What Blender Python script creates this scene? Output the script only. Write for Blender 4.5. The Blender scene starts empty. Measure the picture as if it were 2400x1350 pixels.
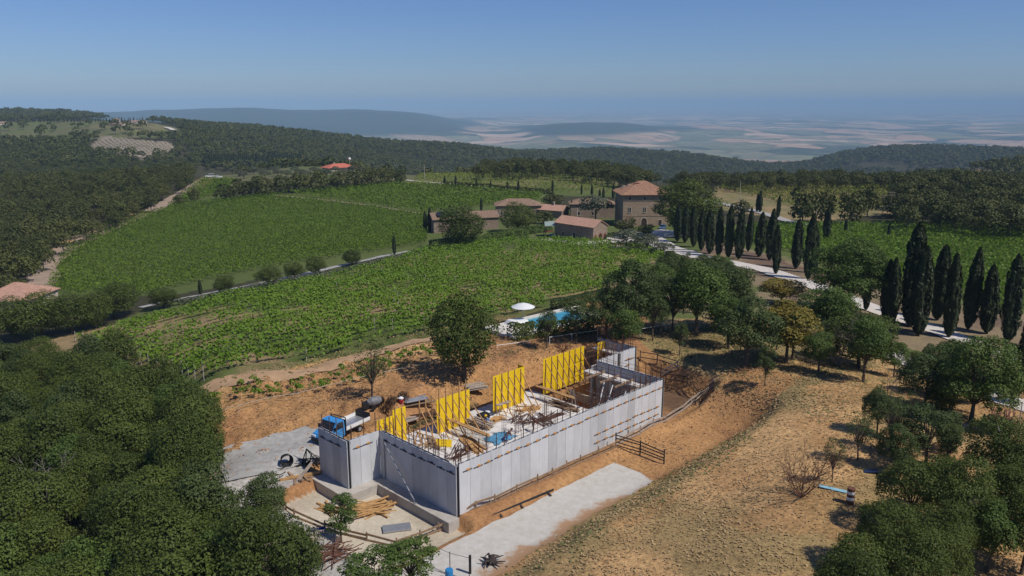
import bpy, math, random
import numpy as np
from mathutils import Vector, Matrix
R = math.radians
scene = bpy.context.scene
COL = scene.collection

# ---------------------------------------------------------------- camera, sky, sun, exposure
FPX, EYE, CAMZ = 1880.0, 240.0, 33.3          # focal length in photo pixels, eye-level row, height above the building base
PITCH = math.atan2(675 - EYE, FPX)
cam_d = bpy.data.cameras.new('camera'); cam = bpy.data.objects.new('camera', cam_d); COL.objects.link(cam)
cam.location = (0, 0, CAMZ); cam.rotation_euler = (R(90) - PITCH, 0, 0)
cam_d.sensor_width = 36; cam_d.lens = FPX / 2400 * 36; cam_d.clip_start = 0.5; cam_d.clip_end = 120000
scene.camera = cam
SUN_AZ, SUN_EL = 120.0, 52.0                  # clockwise from +Y, elevation
wd = bpy.data.worlds.new('World'); scene.world = wd; wd.use_nodes = True
nt = wd.node_tree; bg = nt.nodes['Background']
sk = nt.nodes.new('ShaderNodeTexSky'); sk.sky_type = 'NISHITA'; sk.sun_disc = False
sk.sun_elevation = R(SUN_EL); sk.sun_rotation = R(SUN_AZ); sk.altitude = 300; sk.air_density = 1.0; sk.dust_density = 0.3; sk.ozone_density = 3.0
tint = nt.nodes.new('ShaderNodeMix'); tint.data_type = 'RGBA'; tint.blend_type = 'MULTIPLY'; tint.inputs[0].default_value = 1; tint.inputs[7].default_value = (.58, .74, 1.11, 1)   # dry summer air
nt.links.new(sk.outputs[0], tint.inputs[6]); nt.links.new(tint.outputs[2], bg.inputs[0]); bg.inputs[1].default_value = 0.066
sd = bpy.data.lights.new('sun', 'SUN'); sun = bpy.data.objects.new('sun', sd); COL.objects.link(sun)
sd.energy = 3.3; sd.angle = R(0.53); sd.color = (1.0, 0.95, 0.87)
sv = Vector((math.sin(R(SUN_AZ)) * math.cos(R(SUN_EL)), math.cos(R(SUN_AZ)) * math.cos(R(SUN_EL)), math.sin(R(SUN_EL))))
sun.rotation_euler = sv.to_track_quat('Z', 'Y').to_euler(); sun.location = (60, -30, 120)
vs = scene.view_settings; vs.view_transform = 'Standard'; vs.look = 'None'; vs.gamma = 1; vs.exposure = 0.25; vs.use_curve_mapping = False
scene.cycles.max_bounces = 6; scene.cycles.transparent_max_bounces = 6; scene.cycles.volume_bounces = 0
scene.cycles.use_denoising = True

# ---------------------------------------------------------------- numeric helpers
def hsh(ix, iy, seed):
    h = (ix.astype(np.int64) * 374761393 + iy.astype(np.int64) * 668265263 + seed * 974634777) & 0xFFFFFFFF
    h = ((h ^ (h >> 13)) * 1274126177) & 0xFFFFFFFF
    h = (h ^ (h >> 16)) & 0xFFFFFFFF
    return h / 4294967295.0
def vnoise(x, y, seed=0):
    ix, iy = np.floor(x), np.floor(y); fx, fy = x - ix, y - iy
    fx = fx * fx * (3 - 2 * fx); fy = fy * fy * (3 - 2 * fy)
    a, b, c, d = hsh(ix, iy, seed), hsh(ix + 1, iy, seed), hsh(ix, iy + 1, seed), hsh(ix + 1, iy + 1, seed)
    return (a + (b - a) * fx) * (1 - fy) + (c + (d - c) * fx) * fy
def fbm(x, y, scale, octv=4, seed=0):
    x, y = np.asarray(x, float) / scale, np.asarray(y, float) / scale; s = 0; a = .5; n = 0
    for k in range(octv):
        s = s + a * vnoise(x, y, seed + k * 17); n += a; a *= .5; x = x * 2.03 + 11.3; y = y * 2.03 + 5.7
    return s / n
def sstep(a, b, x):
    t = np.clip((x - a) / (b - a), 0, 1); return t * t * (3 - 2 * t)
FW = np.array([0, math.cos(PITCH), -math.sin(PITCH)]); UP = np.array([0, math.sin(PITCH), math.cos(PITCH)])
def ray(px, py):
    d = FW * FPX + np.array([px - 1200.0, 0, 0]) - UP * (py - 675.0); return d / np.linalg.norm(d)
def to_px(x, y, z):
    dz = z - CAMZ; zc = np.maximum(y * FW[1] + dz * FW[2], 1e-3)
    return 1200 + FPX * x / zc, 675 - FPX * (y * UP[1] + dz * UP[2]) / zc
def in_poly(px, py, poly):
    ins = np.zeros(np.shape(px), bool); n = len(poly)
    for i in range(n):
        x1, y1 = poly[i]; x2, y2 = poly[(i + 1) % n]
        if y1 == y2: continue
        ins ^= ((y1 > py) != (y2 > py)) & (px < (x2 - x1) * (py - y1) / (y2 - y1) + x1)
    return ins

# ---------------------------------------------------------------- building frame (u along the long wall, w towards the hill)
TH = 0.7906; CORNER = np.array([-4.556, 60.208])
UU = np.array([math.cos(TH), math.sin(TH)]); WW = np.array([-math.sin(TH), math.cos(TH)])
def S(u, w, z=0.0):
    p = CORNER + UU * u + WW * w; return Vector((p[0], p[1], z))

# ---------------------------------------------------------------- terrain: surveyed points, smoothly joined
CP = []
def cz(*pts):
    for px, py, z in pts:
        d = ray(px, py); t = (z - CAMZ) / d[2]; CP.append((d[0] * t, d[1] * t, z))
def cD(*pts):
    for px, D, z in pts:
        d = ray(px, 500); k = D / math.hypot(d[0], d[1]); CP.append((d[0] * k, d[1] * k, z))
def cy(*pts):
    for px, py, D, dz in pts:
        d = ray(px, py); k = D / math.hypot(d[0], d[1]); CP.append((d[0] * k, d[1] * k, CAMZ + d[2] * k + dz))
cD((-200, 22, -4), (1200, 22, 0), (2600, 22, 3), (-200, 38, -4), (600, 38, -2), (1200, 40, 0), (1700, 38, 3.5), (2600, 38, 3))
cz((0, 1350, -4), (400, 1350, -3), (800, 1350, -.8), (1100, 1350, -.3), (1400, 1350, 1.8), (1800, 1350, 3.5), (2400, 1350, 3),
   (0, 1150, -4.5), (400, 1150, -3), (650, 1150, -.6), (1500, 1190, 1.4), (1900, 1150, 4), (2400, 1150, 3),
   (0, 1000, -5), (400, 1000, -2), (560, 1060, 0), (1700, 990, 1.7), (2000, 950, 4), (2400, 950, 3),
   (0, 880, -6), (480, 910, 1.5), (720, 940, 1.4), (900, 900, 2.6), (1100, 880, 3), (1400, 790, 2.8), (1750, 850, 3), (2100, 850, 1), (2400, 850, 0),
   (1250, 770, 2.2), (1600, 780, 3), (2050, 750, 0), (2400, 760, -1), (300, 760, -4), (600, 820, 1.5), (850, 790, 2), (1050, 790, 2.5), (120, 800, -6),
   (500, 690, -4.5), (800, 650, -5), (1100, 650, -2), (1350, 680, 0), (1700, 680, 0), (1500, 600, -4), (900, 610, -5.5), (1200, 580, -5),
   (1850, 640, -2.5), (2100, 660, -2.5), (2400, 680, -3), (100, 680, -9), (400, 670, -8), (700, 600, -7), (1000, 540, -8), (1300, 550, -6.5), (1500, 530, -7),
   (1650, 570, -4.5), (1800, 530, -7), (2200, 530, -6), (2400, 530, -6), (150, 590, -11), (400, 560, -9), (700, 500, -8), (1000, 480, -8), (1270, 480, -8),
   (420, 490, -9), (640, 455, -6), (940, 430, -6.5), (1270, 455, -8), (1000, 425, -7), (1440, 450, -8), (1700, 480, -8), (1900, 450, -8), (2090, 480, -7),
   (0, 540, -12), (0, 450, -10), (250, 430, -10), (1200, 405, -7), (1400, 412, -8), (1900, 432, -9), (2300, 450, -8), (560, 415, -8), (800, 395, -8), (700, 392, -9), (480, 412, -8))
cD((0, 700, -22), (300, 680, -26), (600, 700, -34), (900, 680, -38), (1200, 720, -48), (1500, 720, -58), (1800, 760, -55), (2100, 720, -36), (2400, 650, -28))
cy((300, 274, 1750, -8), (560, 299, 1420, -8), (150, 266, 1900, -8), (310, 366, 800, 0), (310, 322, 960, 0), (300, 290, 1190, 0), (100, 300, 1150, 0), (0, 310, 1100, 0), (0, 265, 1900, -8), (200, 269, 1900, -8),
   (430, 290, 1450, -8), (700, 309, 1400, -8), (900, 334, 1400, -8), (1100, 356, 1400, -8))
cD((600, 1000, -26), (800, 1000, -42), (1000, 1000, -60), (600, 2500, -120), (900, 2500, -150), (300, 3300, -90), (0, 3300, -40), (1200, 2500, -170))
cy((1300, 349, 1900, -7), (1500, 354, 1900, -7), (1650, 366, 1900, -7), (1750, 381, 1900, -7), (1830, 394, 1900, -7))
cD((1300, 1250, -95), (1600, 1250, -110), (1800, 1350, -135), (1300, 2700, -200), (1600, 2700, -220), (1850, 2700, -220))
cy((1950, 368, 2600, -7), (2200, 345, 2600, -7), (2400, 352, 2600, -7))
cD((2100, 1700, -125), (2400, 1700, -120), (2100, 3500, -230), (2400, 3500, -230), (1900, 1200, -95))
cy((2150, 408, 800, -8), (2300, 392, 900, -8), (2420, 376, 950, -8))
for px in (-300, 300, 900, 1500, 2100, 2700): cD((px, 5200, -285), (px, 16000, -300), (px, 26000, -300), (px, 45000, -290))
for px in (1200, 1500, 1800, 2100, 2500): cD((px, 7500, -298), (px, 10500, -300))
cy((0, 262, 9500, 0), (240, 266, 9500, 0), (450, 258, 9500, 0), (600, 252, 9500, 0), (850, 263, 9500, 0), (1000, 274, 9500, 0))
cD((1080, 8200, -255), (1300, 8200, -195), (1480, 8200, -215), (1700, 8200, -285), (1300, 6300, -290), (1500, 6300, -290), (1300, 10200, -290), (1500, 10200, -290), (1100, 9500, -275), (600, 6800, -250), (900, 6800, -280), (600, 13000, -260), (0, 13000, -260), (100, 6800, -200))
CP = np.array(CP)
def _tc(x, y):
    D = np.maximum(np.hypot(x, y), 18.0); return np.stack([x / np.maximum(np.hypot(x, y), 1e-3) * 5.0, np.log(D) * 2.0], -1), D
def _phi(r2): return r2 * np.log(r2 + 1e-9)
_A, _D = _tc(CP[:, 0], CP[:, 1]); _n = len(_A)
_K = np.zeros((_n + 3, _n + 3)); _K[:_n, :_n] = _phi(((_A[:, None] - _A[None]) ** 2).sum(-1)) + np.eye(_n) * 1e-3
_K[:_n, _n] = 1; _K[:_n, _n + 1:] = _A; _K[_n:, :_n] = _K[:_n, _n:].T
_W = np.linalg.solve(_K, np.concatenate([CP[:, 2] / _D, [0, 0, 0]]))
def base_z(x, y):
    x = np.asarray(x, float); y = np.asarray(y, float); sh = x.shape; x = x.ravel(); y = y.ravel(); out = np.empty(len(x))
    for i in range(0, len(x), 40000):
        q, D = _tc(x[i:i + 40000], y[i:i + 40000])
        r2 = np.maximum((q * q).sum(-1)[:, None] + (_A * _A).sum(-1)[None] - 2 * q @ _A.T, 0)
        out[i:i + 40000] = (_phi(r2) @ _W[:_n] + _W[_n] + q @ _W[_n + 1:]) * D
    return out.reshape(sh)
def box_d(u, w, u0, u1, w0, w1):
    du = np.maximum(np.maximum(u0 - u, u - u1), 0); dw = np.maximum(np.maximum(w0 - w, w - w1), 0); return np.hypot(du, dw)
def TZ(x, y):
    x = np.asarray(x, float); y = np.asarray(y, float)
    z = base_z(x, y); D = np.hypot(x, y)
    rel = sstep(3500, 6000, D); z = z + rel * ((fbm(x, y, 2600, 5, 3) - .5) * 190 + (fbm(x, y, 800, 3, 4) - .5) * 60) * (1 - .75 * sstep(14000, 30000, D)) + sstep(550, 900, D) * (1 - rel) * (fbm(x, y, 260, 4, 9) - .5) * 26
    z = z + (1 - sstep(200, 500, D)) * (fbm(x, y, 14, 3, 5) - .5) * .5
    dx, dy = x - CORNER[0], y - CORNER[1]; u = dx * UU[0] + dy * UU[1]; w = dx * WW[0] + dy * WW[1]
    near = (np.abs(u - 12) < 70) & (np.abs(w - 3) < 60)
    wd_n = np.where(u > 8, 3.0, 8.0)
    du = np.maximum(np.maximum(-11 - u, u - 33), 0); dw = np.where(w > 0, np.maximum(w - 17, 0) / wd_n, np.maximum(-6.6 - w, 0) / 5.0)
    k = 1 - sstep(0, 1, np.hypot(du / 6.0, dw))
    pad = np.where(w < -1.0, -.45 * sstep(-1.0, -2.2, w) if False else -.45 * (1 - sstep(-2.4, -1.0, w)), 0.0)
    pad = np.where(w > 15.5, .9 * sstep(15.5, 19, w) * (1 - sstep(6, 9, u)), pad)
    zs = z * (1 - k) + pad * k
    # far end room, floor lowered so that shade fills it
    sunk = 1 - sstep(0, .5, box_d(u, w, 25.9, 28.9, .9, 13.2)); zs = zs * (1 - sunk) - 2.6 * sunk
    # yard in front of the short wall, below the footing
    yard = 1 - sstep(0, 1.0, np.minimum(box_d(u, w, -8.5, -.3, -1.2, 9.9), box_d(u, w, -8.5, -3.9, 5, 13.6)))
    zs = zs * (1 - yard) + (-.95) * yard
    pit = 1 - sstep(0, 1.3, box_d(u, w, 30.3, 38.0, .2, 8.0) * .6); zs = zs * (1 - pit) + (-.5 + .5 * (fbm(x, y, 2.5, 3, 8) - .5)) * pit
    clod = (fbm(x, y, 1.7, 4, 21) - .5) * sstep(14.5, 20, w) * (1 - sstep(36, 46, w)) * sstep(-40, -10, u) * 1.1
    zs = zs + clod * (1 - sstep(30, 45, np.abs(u - 8)))
    zs = zs + (fbm(x, y, 1.2, 3, 33) - .5) * .35 * (1 - sstep(-9, -6.5, w)) * (1 - sstep(-60, -40, -w))
    return np.where(near, zs, z)
def TZ1(x, y): return float(TZ(np.array([x]), np.array([y]))[0])
def G(px, py):
    """the point of the ground that is seen at a photo pixel"""
    d = ray(px, py); T = np.geomspace(22, 9000, 150)
    for _ in range(3):
        P = d[None] * T[:, None]; below = P[:, 2] + CAMZ < TZ(P[:, 0], P[:, 1]); i = int(np.argmax(below)) if below.any() else len(T) - 1; T = np.linspace(T[max(i - 1, 0)], T[i], 24)
    p = d * T[-1]; return Vector((p[0], p[1], TZ1(p[0], p[1])))
def hgt_px(b, py):
    """height above b of the point over it that is seen at photo row py"""
    D = math.hypot(b[0], b[1]); d = ray(to_px(b[0], b[1], b[2])[0], py); return CAMZ + d[2] * D / math.hypot(d[0], d[1]) - b[2]

# ---------------------------------------------------------------- materials
def nodes_of(name):
    m = bpy.data.materials.new(name); m.use_nodes = True; t = m.node_tree; return m, t, t.nodes['Principled BSDF']
def mat(name, col, rough=.8, var=.15, scale=3.0, bump=0.0, bscale=None, metal=0.0, col2=None, stretch=None, spec=.3):
    m, t, b = nodes_of(name); b.inputs['Roughness'].default_value = rough; b.inputs['Metallic'].default_value = metal
    b.inputs['Specular IOR Level'].default_value = spec
    geo = t.nodes.new('ShaderNodeNewGeometry'); vec = geo.outputs['Position']
    if stretch:
        tc = t.nodes.new('ShaderNodeTexCoord'); mp = t.nodes.new('ShaderNodeMapping'); mp.inputs['Scale'].default_value = stretch
        t.links.new(tc.outputs['Object'], mp.inputs[0]); vec = mp.outputs[0]
    n = t.nodes.new('ShaderNodeTexNoise'); n.inputs['Scale'].default_value = scale; n.inputs['Detail'].default_value = 6; n.inputs['Roughness'].default_value = .65
    t.links.new(vec, n.inputs['Vector'])
    c2 = col2 or tuple(c * (1 - 2 * var) for c in col); c1 = tuple(min(1, c * (1 + var)) for c in col)
    r = t.nodes.new('ShaderNodeValToRGB'); r.color_ramp.elements[0].position = .3; r.color_ramp.elements[1].position = .72
    r.color_ramp.elements[0].color = (*c2, 1); r.color_ramp.elements[1].color = (*c1, 1)
    t.links.new(n.outputs[0], r.inputs[0]); t.links.new(r.outputs[0], b.inputs['Base Color'])
    if bump:
        n2 = t.nodes.new('ShaderNodeTexNoise'); n2.inputs['Scale'].default_value = bscale or scale * 4; n2.inputs['Detail'].default_value = 5
        t.links.new(vec, n2.inputs['Vector']); bp = t.nodes.new('ShaderNodeBump'); bp.inputs['Distance'].default_value = bump; bp.inputs['Strength'].default_value = .8
        t.links.new(n2.outputs[0], bp.inputs['Height']); t.links.new(bp.outputs[0], b.inputs['Normal'])
    return m
def leaf_mat(name, col, hue2, trans=.25, objvar=.35):
    """foliage: colour differs from tree to tree and from leaf spray to leaf spray"""
    m, t, b = nodes_of(name); b.inputs['Roughness'].default_value = .62; b.inputs['Specular IOR Level'].default_value = .25
    oi = t.nodes.new('ShaderNodeObjectInfo'); geo = t.nodes.new('ShaderNodeNewGeometry')
    mx = t.nodes.new('ShaderNodeMix'); mx.data_type = 'RGBA'; mx.inputs[6].default_value = (*col, 1); mx.inputs[7].default_value = (*hue2, 1)
    n = t.nodes.new('ShaderNodeTexNoise'); n.inputs['Scale'].default_value = .45; t.links.new(geo.outputs['Position'], n.inputs['Vector'])
    a = t.nodes.new('ShaderNodeMath'); a.operation = 'MULTIPLY_ADD'; a.inputs[1].default_value = .5; t.links.new(geo.outputs['Random Per Island'], a.inputs[0])
    s = t.nodes.new('ShaderNodeMath'); s.operation = 'MULTIPLY_ADD'; s.inputs[1].default_value = .6; s.inputs[2].default_value = -.25; t.links.new(n.outputs[0], s.inputs[0]); 
    o = t.nodes.new('ShaderNodeMath'); o.operation = 'MULTIPLY_ADD'; o.inputs[1].default_value = objvar; t.links.new(oi.outputs['Random'], o.inputs[0]); t.links.new(s.outputs[0], o.inputs[2])
    t.links.new(o.outputs[0], a.inputs[2]); t.links.new(a.outputs[0], mx.inputs[0]); mx.clamp_factor = True
    t.links.new(mx.outputs[2], b.inputs['Base Color'])
    if trans:
        tr = t.nodes.new('ShaderNodeBsdfTranslucent'); ms = t.nodes.new('ShaderNodeMixShader'); ms.inputs[0].default_value = trans
        t.links.new(mx.outputs[2], tr.inputs[0]); t.links.new(b.outputs[0], ms.inputs[1]); t.links.new(tr.outputs[0], ms.inputs[2])
        t.links.new(ms.outputs[0], t.nodes['Material Output'].inputs['Surface'])
    return m

# ---------------------------------------------------------------- mesh helpers
class MB:
    def __init__(s): s.v = []; s.f = []; s.mi = []
    def add(s, vs, fs, mi=0):
        o = len(s.v); s.v += [tuple(v) for v in vs]; s.f += [tuple(i + o for i in f) for f in fs]; s.mi += [mi] * len(fs); return s
    def box(s, c, size, M=None, mi=0):
        x, y, z = (k / 2 for k in size); c = Vector(c)
        vs = [Vector((sx * x, sy * y, sz * z)) for sz in (-1, 1) for sy in (-1, 1) for sx in (-1, 1)]
        vs = [c + (M @ v if M else v) for v in vs]
        return s.add(vs, [(0, 2, 3, 1), (4, 5, 7, 6), (0, 1, 5, 4), (2, 6, 7, 3), (0, 4, 6, 2), (1, 3, 7, 5)], mi)
    def lohi(s, a, b, mi=0): return s.box([(p + q) / 2 for p, q in zip(a, b)], [abs(q - p) for p, q in zip(a, b)], None, mi)
    def bar(s, p, q, w=.1, h=None, mi=0, up=(0, 0, 1)):
        p, q = Vector(p), Vector(q); h = h or w; d = (q - p)
        if d.length < 1e-6: return s
        z = d.normalized(); x = Vector(up).cross(z)
        if x.length < 1e-3: x = Vector((1, 0, 0)).cross(z)
        x.normalize(); y = z.cross(x); x *= w / 2; y *= h / 2
        vs = [o + a * x + b * y for o in (p, q) for a, b in ((-1, -1), (1, -1), (1, 1), (-1, 1))]
        return s.add(vs, [(3, 2, 1, 0), (4, 5, 6, 7), (0, 1, 5, 4), (1, 2, 6, 5), (2, 3, 7, 6), (3, 0, 4, 7)], mi)
    def tube(s, pts, r, n=6, mi=0, cap=True):
        pts = [Vector(p) for p in pts]; rs = r if isinstance(r, (list, tuple)) else [r] * len(pts); vs = []; fs = []
        for i, p in enumerate(pts):
            d = (pts[min(i + 1, len(pts) - 1)] - pts[max(i - 1, 0)]).normalized()
            x = d.cross(Vector((0, 0, 1)));  x = x if x.length > 1e-2 else d.cross(Vector((0, 1, 0))); x.normalize(); y = d.cross(x)
            vs += [p + (x * math.cos(2 * math.pi * k / n) + y * math.sin(2 * math.pi * k / n)) * rs[i] for k in range(n)]
        for i in range(len(pts) - 1):
            for k in range(n): a, b = i * n + k, i * n + (k + 1) % n; fs.append((a, b, b + n, a + n))
        if cap: fs += [tuple(range(n))[::-1], tuple(range((len(pts) - 1) * n, len(pts) * n))]
        return s.add(vs, fs, mi)
    def lathe(s, prof, n=16, c=(0, 0, 0), mi=0):
        vs = [Vector(c) + Vector((r * math.cos(2 * math.pi * k / n), r * math.sin(2 * math.pi * k / n), z)) for r, z in prof for k in range(n)]; fs = []
        for i in range(len(prof) - 1):
            for k in range(n): a, b = i * n + k, i * n + (k + 1) % n; fs.append((a, b, b + n, a + n))
        fs += [tuple(range(n))[::-1], tuple(range((len(prof) - 1) * n, len(prof) * n))]
        return s.add(vs, fs, mi)
    def extrude(s, poly, z0, z1, mi=0):
        n = len(poly); vs = [(x, y, z0) for x, y in poly] + [(x, y, z1) for x, y in poly]
        return s.add(vs, [tuple(range(n))[::-1], tuple(range(n, 2 * n))] + [(i, (i + 1) % n, (i + 1) % n + n, i + n) for i in range(n)], mi)
    def profile(s, poly, y0, y1, mi=0):
        """poly in x,z extruded along y"""
        n = len(poly); vs = [(x, y0, z) for x, z in poly] + [(x, y1, z) for x, z in poly]
        return s.add(vs, [tuple(range(n)), tuple(range(n, 2 * n))[::-1]] + [((i + 1) % n, i, i + n, (i + 1) % n + n) for i in range(n)], mi)
    def mesh(s, name, mats):
        m = bpy.data.meshes.new(name); m.from_pydata(s.v, [], s.f)
        for x in (mats if isinstance(mats, (list, tuple)) else [mats]): m.materials.append(x)
        if any(s.mi): m.polygons.foreach_set('material_index', s.mi)
        m.update(); return m
def link(name, mesh, parent=None, loc=None, rotz=0.0, scale=None):
    o = bpy.data.objects.new(name, mesh); COL.objects.link(o)
    if parent: o.parent = parent
    if loc is not None: o.location = loc
    if rotz: o.rotation_euler = (0, 0, rotz)
    if scale is not None: o.scale = scale if hasattr(scale, '__len__') else (scale,) * 3
    return o
def part(name, mb, m, parent, label=None, **k):
    o = link(name, mb.mesh(name, m), parent, **k)
    if label: o['label'] = label
    return o
def tag(o, label=None, cat=None, group=None, kind=None):
    if label: o['label'] = label
    if cat: o['category'] = cat
    if group: o['group'] = group
    if kind: o['kind'] = kind
    return o
def thing(name, label, cat, loc=(0, 0, 0), rotz=0.0, group=None):
    return tag(link(name, None, None, loc, rotz), label, cat, group)
def solo(name, mb, m, label, cat, loc=(0, 0, 0), rotz=0.0, group=None):
    return tag(link(name, mb.mesh(name, m), None, loc, rotz), label, cat, group)
def copy_tree(o, parent=None):
    c = o.copy(); COL.objects.link(c); c.parent = parent
    for ch in list(o.children): copy_tree(ch, c)
    return c
def quads_mesh(name, V, m, smooth=False):
    """V: (N,4,3) array of separate quads"""
    N = len(V); me = bpy.data.meshes.new(name); me.vertices.add(N * 4); me.vertices.foreach_set('co', V.astype(np.float32).ravel())
    me.loops.add(N * 4); me.loops.foreach_set('vertex_index', np.arange(N * 4, dtype=np.int32)); me.polygons.add(N)
    me.polygons.foreach_set('loop_start', np.arange(0, N * 4, 4, dtype=np.int32)); me.polygons.foreach_set('loop_total', np.full(N, 4, np.int32))
    me.materials.append(m); me.update(calc_edges=True); return me
def leaves(rng, C, Nrm, size, asp=.6, jit=.8):
    """leaf sprays at C facing about Nrm"""
    n = len(C); Nn = Nrm + rng.normal(0, jit, (n, 3)); Nn /= np.linalg.norm(Nn, axis=1, keepdims=True) + 1e-9
    a = np.cross(Nn, rng.normal(0, 1, (n, 3))); a /= np.linalg.norm(a, axis=1, keepdims=True) + 1e-9; b = np.cross(Nn, a)
    s = (size * rng.uniform(.6, 1.35, n))[:, None] * .5
    return np.stack([C - a * s, C - b * s * asp + Nn * s * .15, C + a * s, C + b * s * asp + Nn * s * .15], 1)
_OW = 'first second third fourth fifth sixth seventh eighth ninth tenth eleventh twelfth thirteenth fourteenth fifteenth sixteenth seventeenth eighteenth nineteenth'.split(); _T = 'twenty thirty forty fifty sixty seventy eighty ninety'.split()
ORD = _OW + [x for t in _T for x in [t[:-1] + 'ieth'] + [t + '-' + w for w in _OW[:9]]]
# ================================================================ GROUND
def build_ground():
    az = np.concatenate([np.linspace(-180, -50, 60)[:-1], np.linspace(-50, -38, 30)[:-1], np.linspace(-38, 38, 430)[:-1], np.linspace(38, 50, 30)[:-1], np.linspace(50, 180, 60)[:-1]])
    rr = np.concatenate([[2, 8, 16, 24, 32], np.geomspace(38, 160, 330)[:-1], np.geomspace(160, 2600, 230)[:-1], np.geomspace(2600, 48000, 150)])
    A, Rr = np.meshgrid(np.radians(az), rr); X = np.sin(A) * Rr; Y = np.cos(A) * Rr; Z = TZ(X, Y); na, nr = len(az), len(rr)
    V = np.stack([X, Y, Z], -1).reshape(-1, 3); V = np.concatenate([V, [[0, 0, TZ1(0.01, 0.01)]]])
    i, j = np.meshgrid(np.arange(nr - 1), np.arange(na), indexing='ij'); j2 = (j + 1) % na
    Fq = np.stack([i * na + j, i * na + j2, (i + 1) * na + j2, (i + 1) * na + j], -1).reshape(-1, 4)[:, ::-1]
    cen = len(V) - 1; tri = np.array([[cen, (k + 1) % na, k] for k in range(na)])[:, ::-1]
    me = bpy.data.meshes.new('ground'); me.vertices.add(len(V)); me.vertices.foreach_set('co', V.astype(np.float32).ravel())
    nl = Fq.size + tri.size; me.loops.add(nl); me.loops.foreach_set('vertex_index', np.concatenate([Fq.ravel(), tri.ravel()]).astype(np.int32))
    npoly = len(Fq) + len(tri); me.polygons.add(npoly)
    tot = np.concatenate([np.full(len(Fq), 4), np.full(len(tri), 3)]); me.polygons.foreach_set('loop_total', tot.astype(np.int32))
    me.polygons.foreach_set('loop_start', np.concatenate([[0], np.cumsum(tot)[:-1]]).astype(np.int32)); me.polygons.foreach_set('use_smooth', np.ones(npoly, bool))
    me.update(calc_edges=True)
    # what covers the soil, by region
    x, y, z = V.T; D = np.hypot(x, y); px, py = to_px(x, y, z); front = y > 5
    jx = (fbm(x, y, 9, 3, 71) - .5); jy = (fbm(x, y, 9, 3, 72) - .5); js = np.clip(900 / np.maximum(D, 30), 0, 18)
    jpx, jpy = px + jx * js * 5, py + jy * js * 2.2
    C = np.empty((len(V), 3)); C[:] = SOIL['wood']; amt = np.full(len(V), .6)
    nz = fbm(x, y, 6, 4, 81)[:, None]; nz2 = fbm(x, y, 25, 3, 82)[:, None]
    def reg(poly, key, d0=0, d1=1e9, a=.6, mix=None):
        m = in_poly(jpx, jpy, poly) & front & (D > d0) & (D < d1)
        c = np.array(SOIL[key])[None]
        if mix: c = c + (np.array(SOIL[mix])[None] - c) * sstep(.42, .6, .5 * nz[m] + .5 * nz2[m])
        C[m] = c if len(c) > 1 else np.repeat(c, m.sum(), 0); amt[m] = a
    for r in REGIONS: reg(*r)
    far = sstep(2300, 3300, D) * np.where((D < 15000) & (px < 1750), 1 - sstep(-262, -236, z), 1)
    C[(D > 4000)] = SOIL['farwood']; amt[D > 4000] = .3
    # the building site and the berm, by their own plan
    dx, dy = x - CORNER[0], y - CORNER[1]; u = dx * UU[0] + dy * UU[1] + jx * 1.5; w = dx * WW[0] + dy * WW[1] + jy * 1.5
    def zone(m, key, mix=None, a=.8):
        c = np.array(SOIL[key])[None]
        if mix: c = c + (np.array(SOIL[mix])[None] - c) * sstep(.4, .6, nz[m])
        C[m] = c if len(c) > 1 else np.repeat(c, m.sum(), 0); amt[m] = a
    bermw = (w < -7.2) & (u > -16) & (u < 60) & (w > -60) & (D < 140) & (px > 1050)
    g = sstep(.46, .66, fbm(x, y, 7, 3, 91)) * .7
    stripe = np.maximum(sstep(-12.5, -9.5, w) * (1 - sstep(-9.5, -8.0, w)), .9 * sstep(-8.5, -7.5, w) * 0)
    c = np.array(SOIL['straw'])[None] + (np.array(SOIL['drygreen']) - np.array(SOIL['straw']))[None] * np.clip(g + stripe * .9, 0, 1)[:, None]
    c = c + (np.array(SOIL['clay']) - c) * (sstep(.5, .62, fbm(x, y, 4.5, 4, 92)) * .55 * (1 - stripe))[:, None]
    C[bermw] = c[bermw]; amt[bermw] = 1.0
    zone((box_d(u, w, -9, 33, -7.2, 17) <= 0), 'clay', 'clay2')
    zone((w < -1) & (w > -9.2) & (u > 17.6) & (u < 44), 'clay', 'clay2')
    zone((box_d(u, w, -30, -4, 15, 20) <= 0), 'gravel')
    zone((box_d(u, w, -22, -8.5, -12, 15) <= 0), 'gravel', 'clay2')
    zone((box_d(u, w, -9.5, -0.2, -1.4, 10.2) <= 0) | (box_d(u, w, -9.5, -3.7, 5, 14) <= 0), 'screed', 'screed2', .35)
    zone((box_d(u, w, 24.6, 38, .2, 15.2) <= 0), 'clay_shaded', 'clay2')  # bare earth of the end rooms, colour darkened to deepen their shade
    c4 = np.ones((len(V), 4), np.float32); c4[:, :3] = np.clip(C, 0, 1); c4[:, 3] = amt
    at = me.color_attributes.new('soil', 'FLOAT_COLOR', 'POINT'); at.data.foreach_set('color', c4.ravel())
    fa = me.attributes.new('plain', 'FLOAT', 'POINT'); fa.data.foreach_set('value', far.astype(np.float32))
    me.materials.append(ground_mat()); return tag(link('ground', me), 'rolling ground of red earth, dry grass, woods and distant fields', kind='structure')
SOIL = dict(farwood=(.028, .042, .024), verge=(.25, .19, .11), wood=(.055, .052, .026), clay=(.43, .235, .10), clay2=(.35, .18, .08), clay_shaded=(.16, .095, .055), gravel=(.42, .39, .35), screed=(.55, .48, .37), screed2=(.46, .39, .29),
            straw=(.56, .345, .155), drygreen=(.265, .205, .09), vine=(.10, .125, .035), vinesoil=(.30, .215, .11), pale=(.19, .17, .075), track=(.36, .27, .19), olive=(.14, .13, .065), meadow=(.115, .135, .045), terrace=(.27, .225, .17), chip=(.16, .105, .075))
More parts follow.
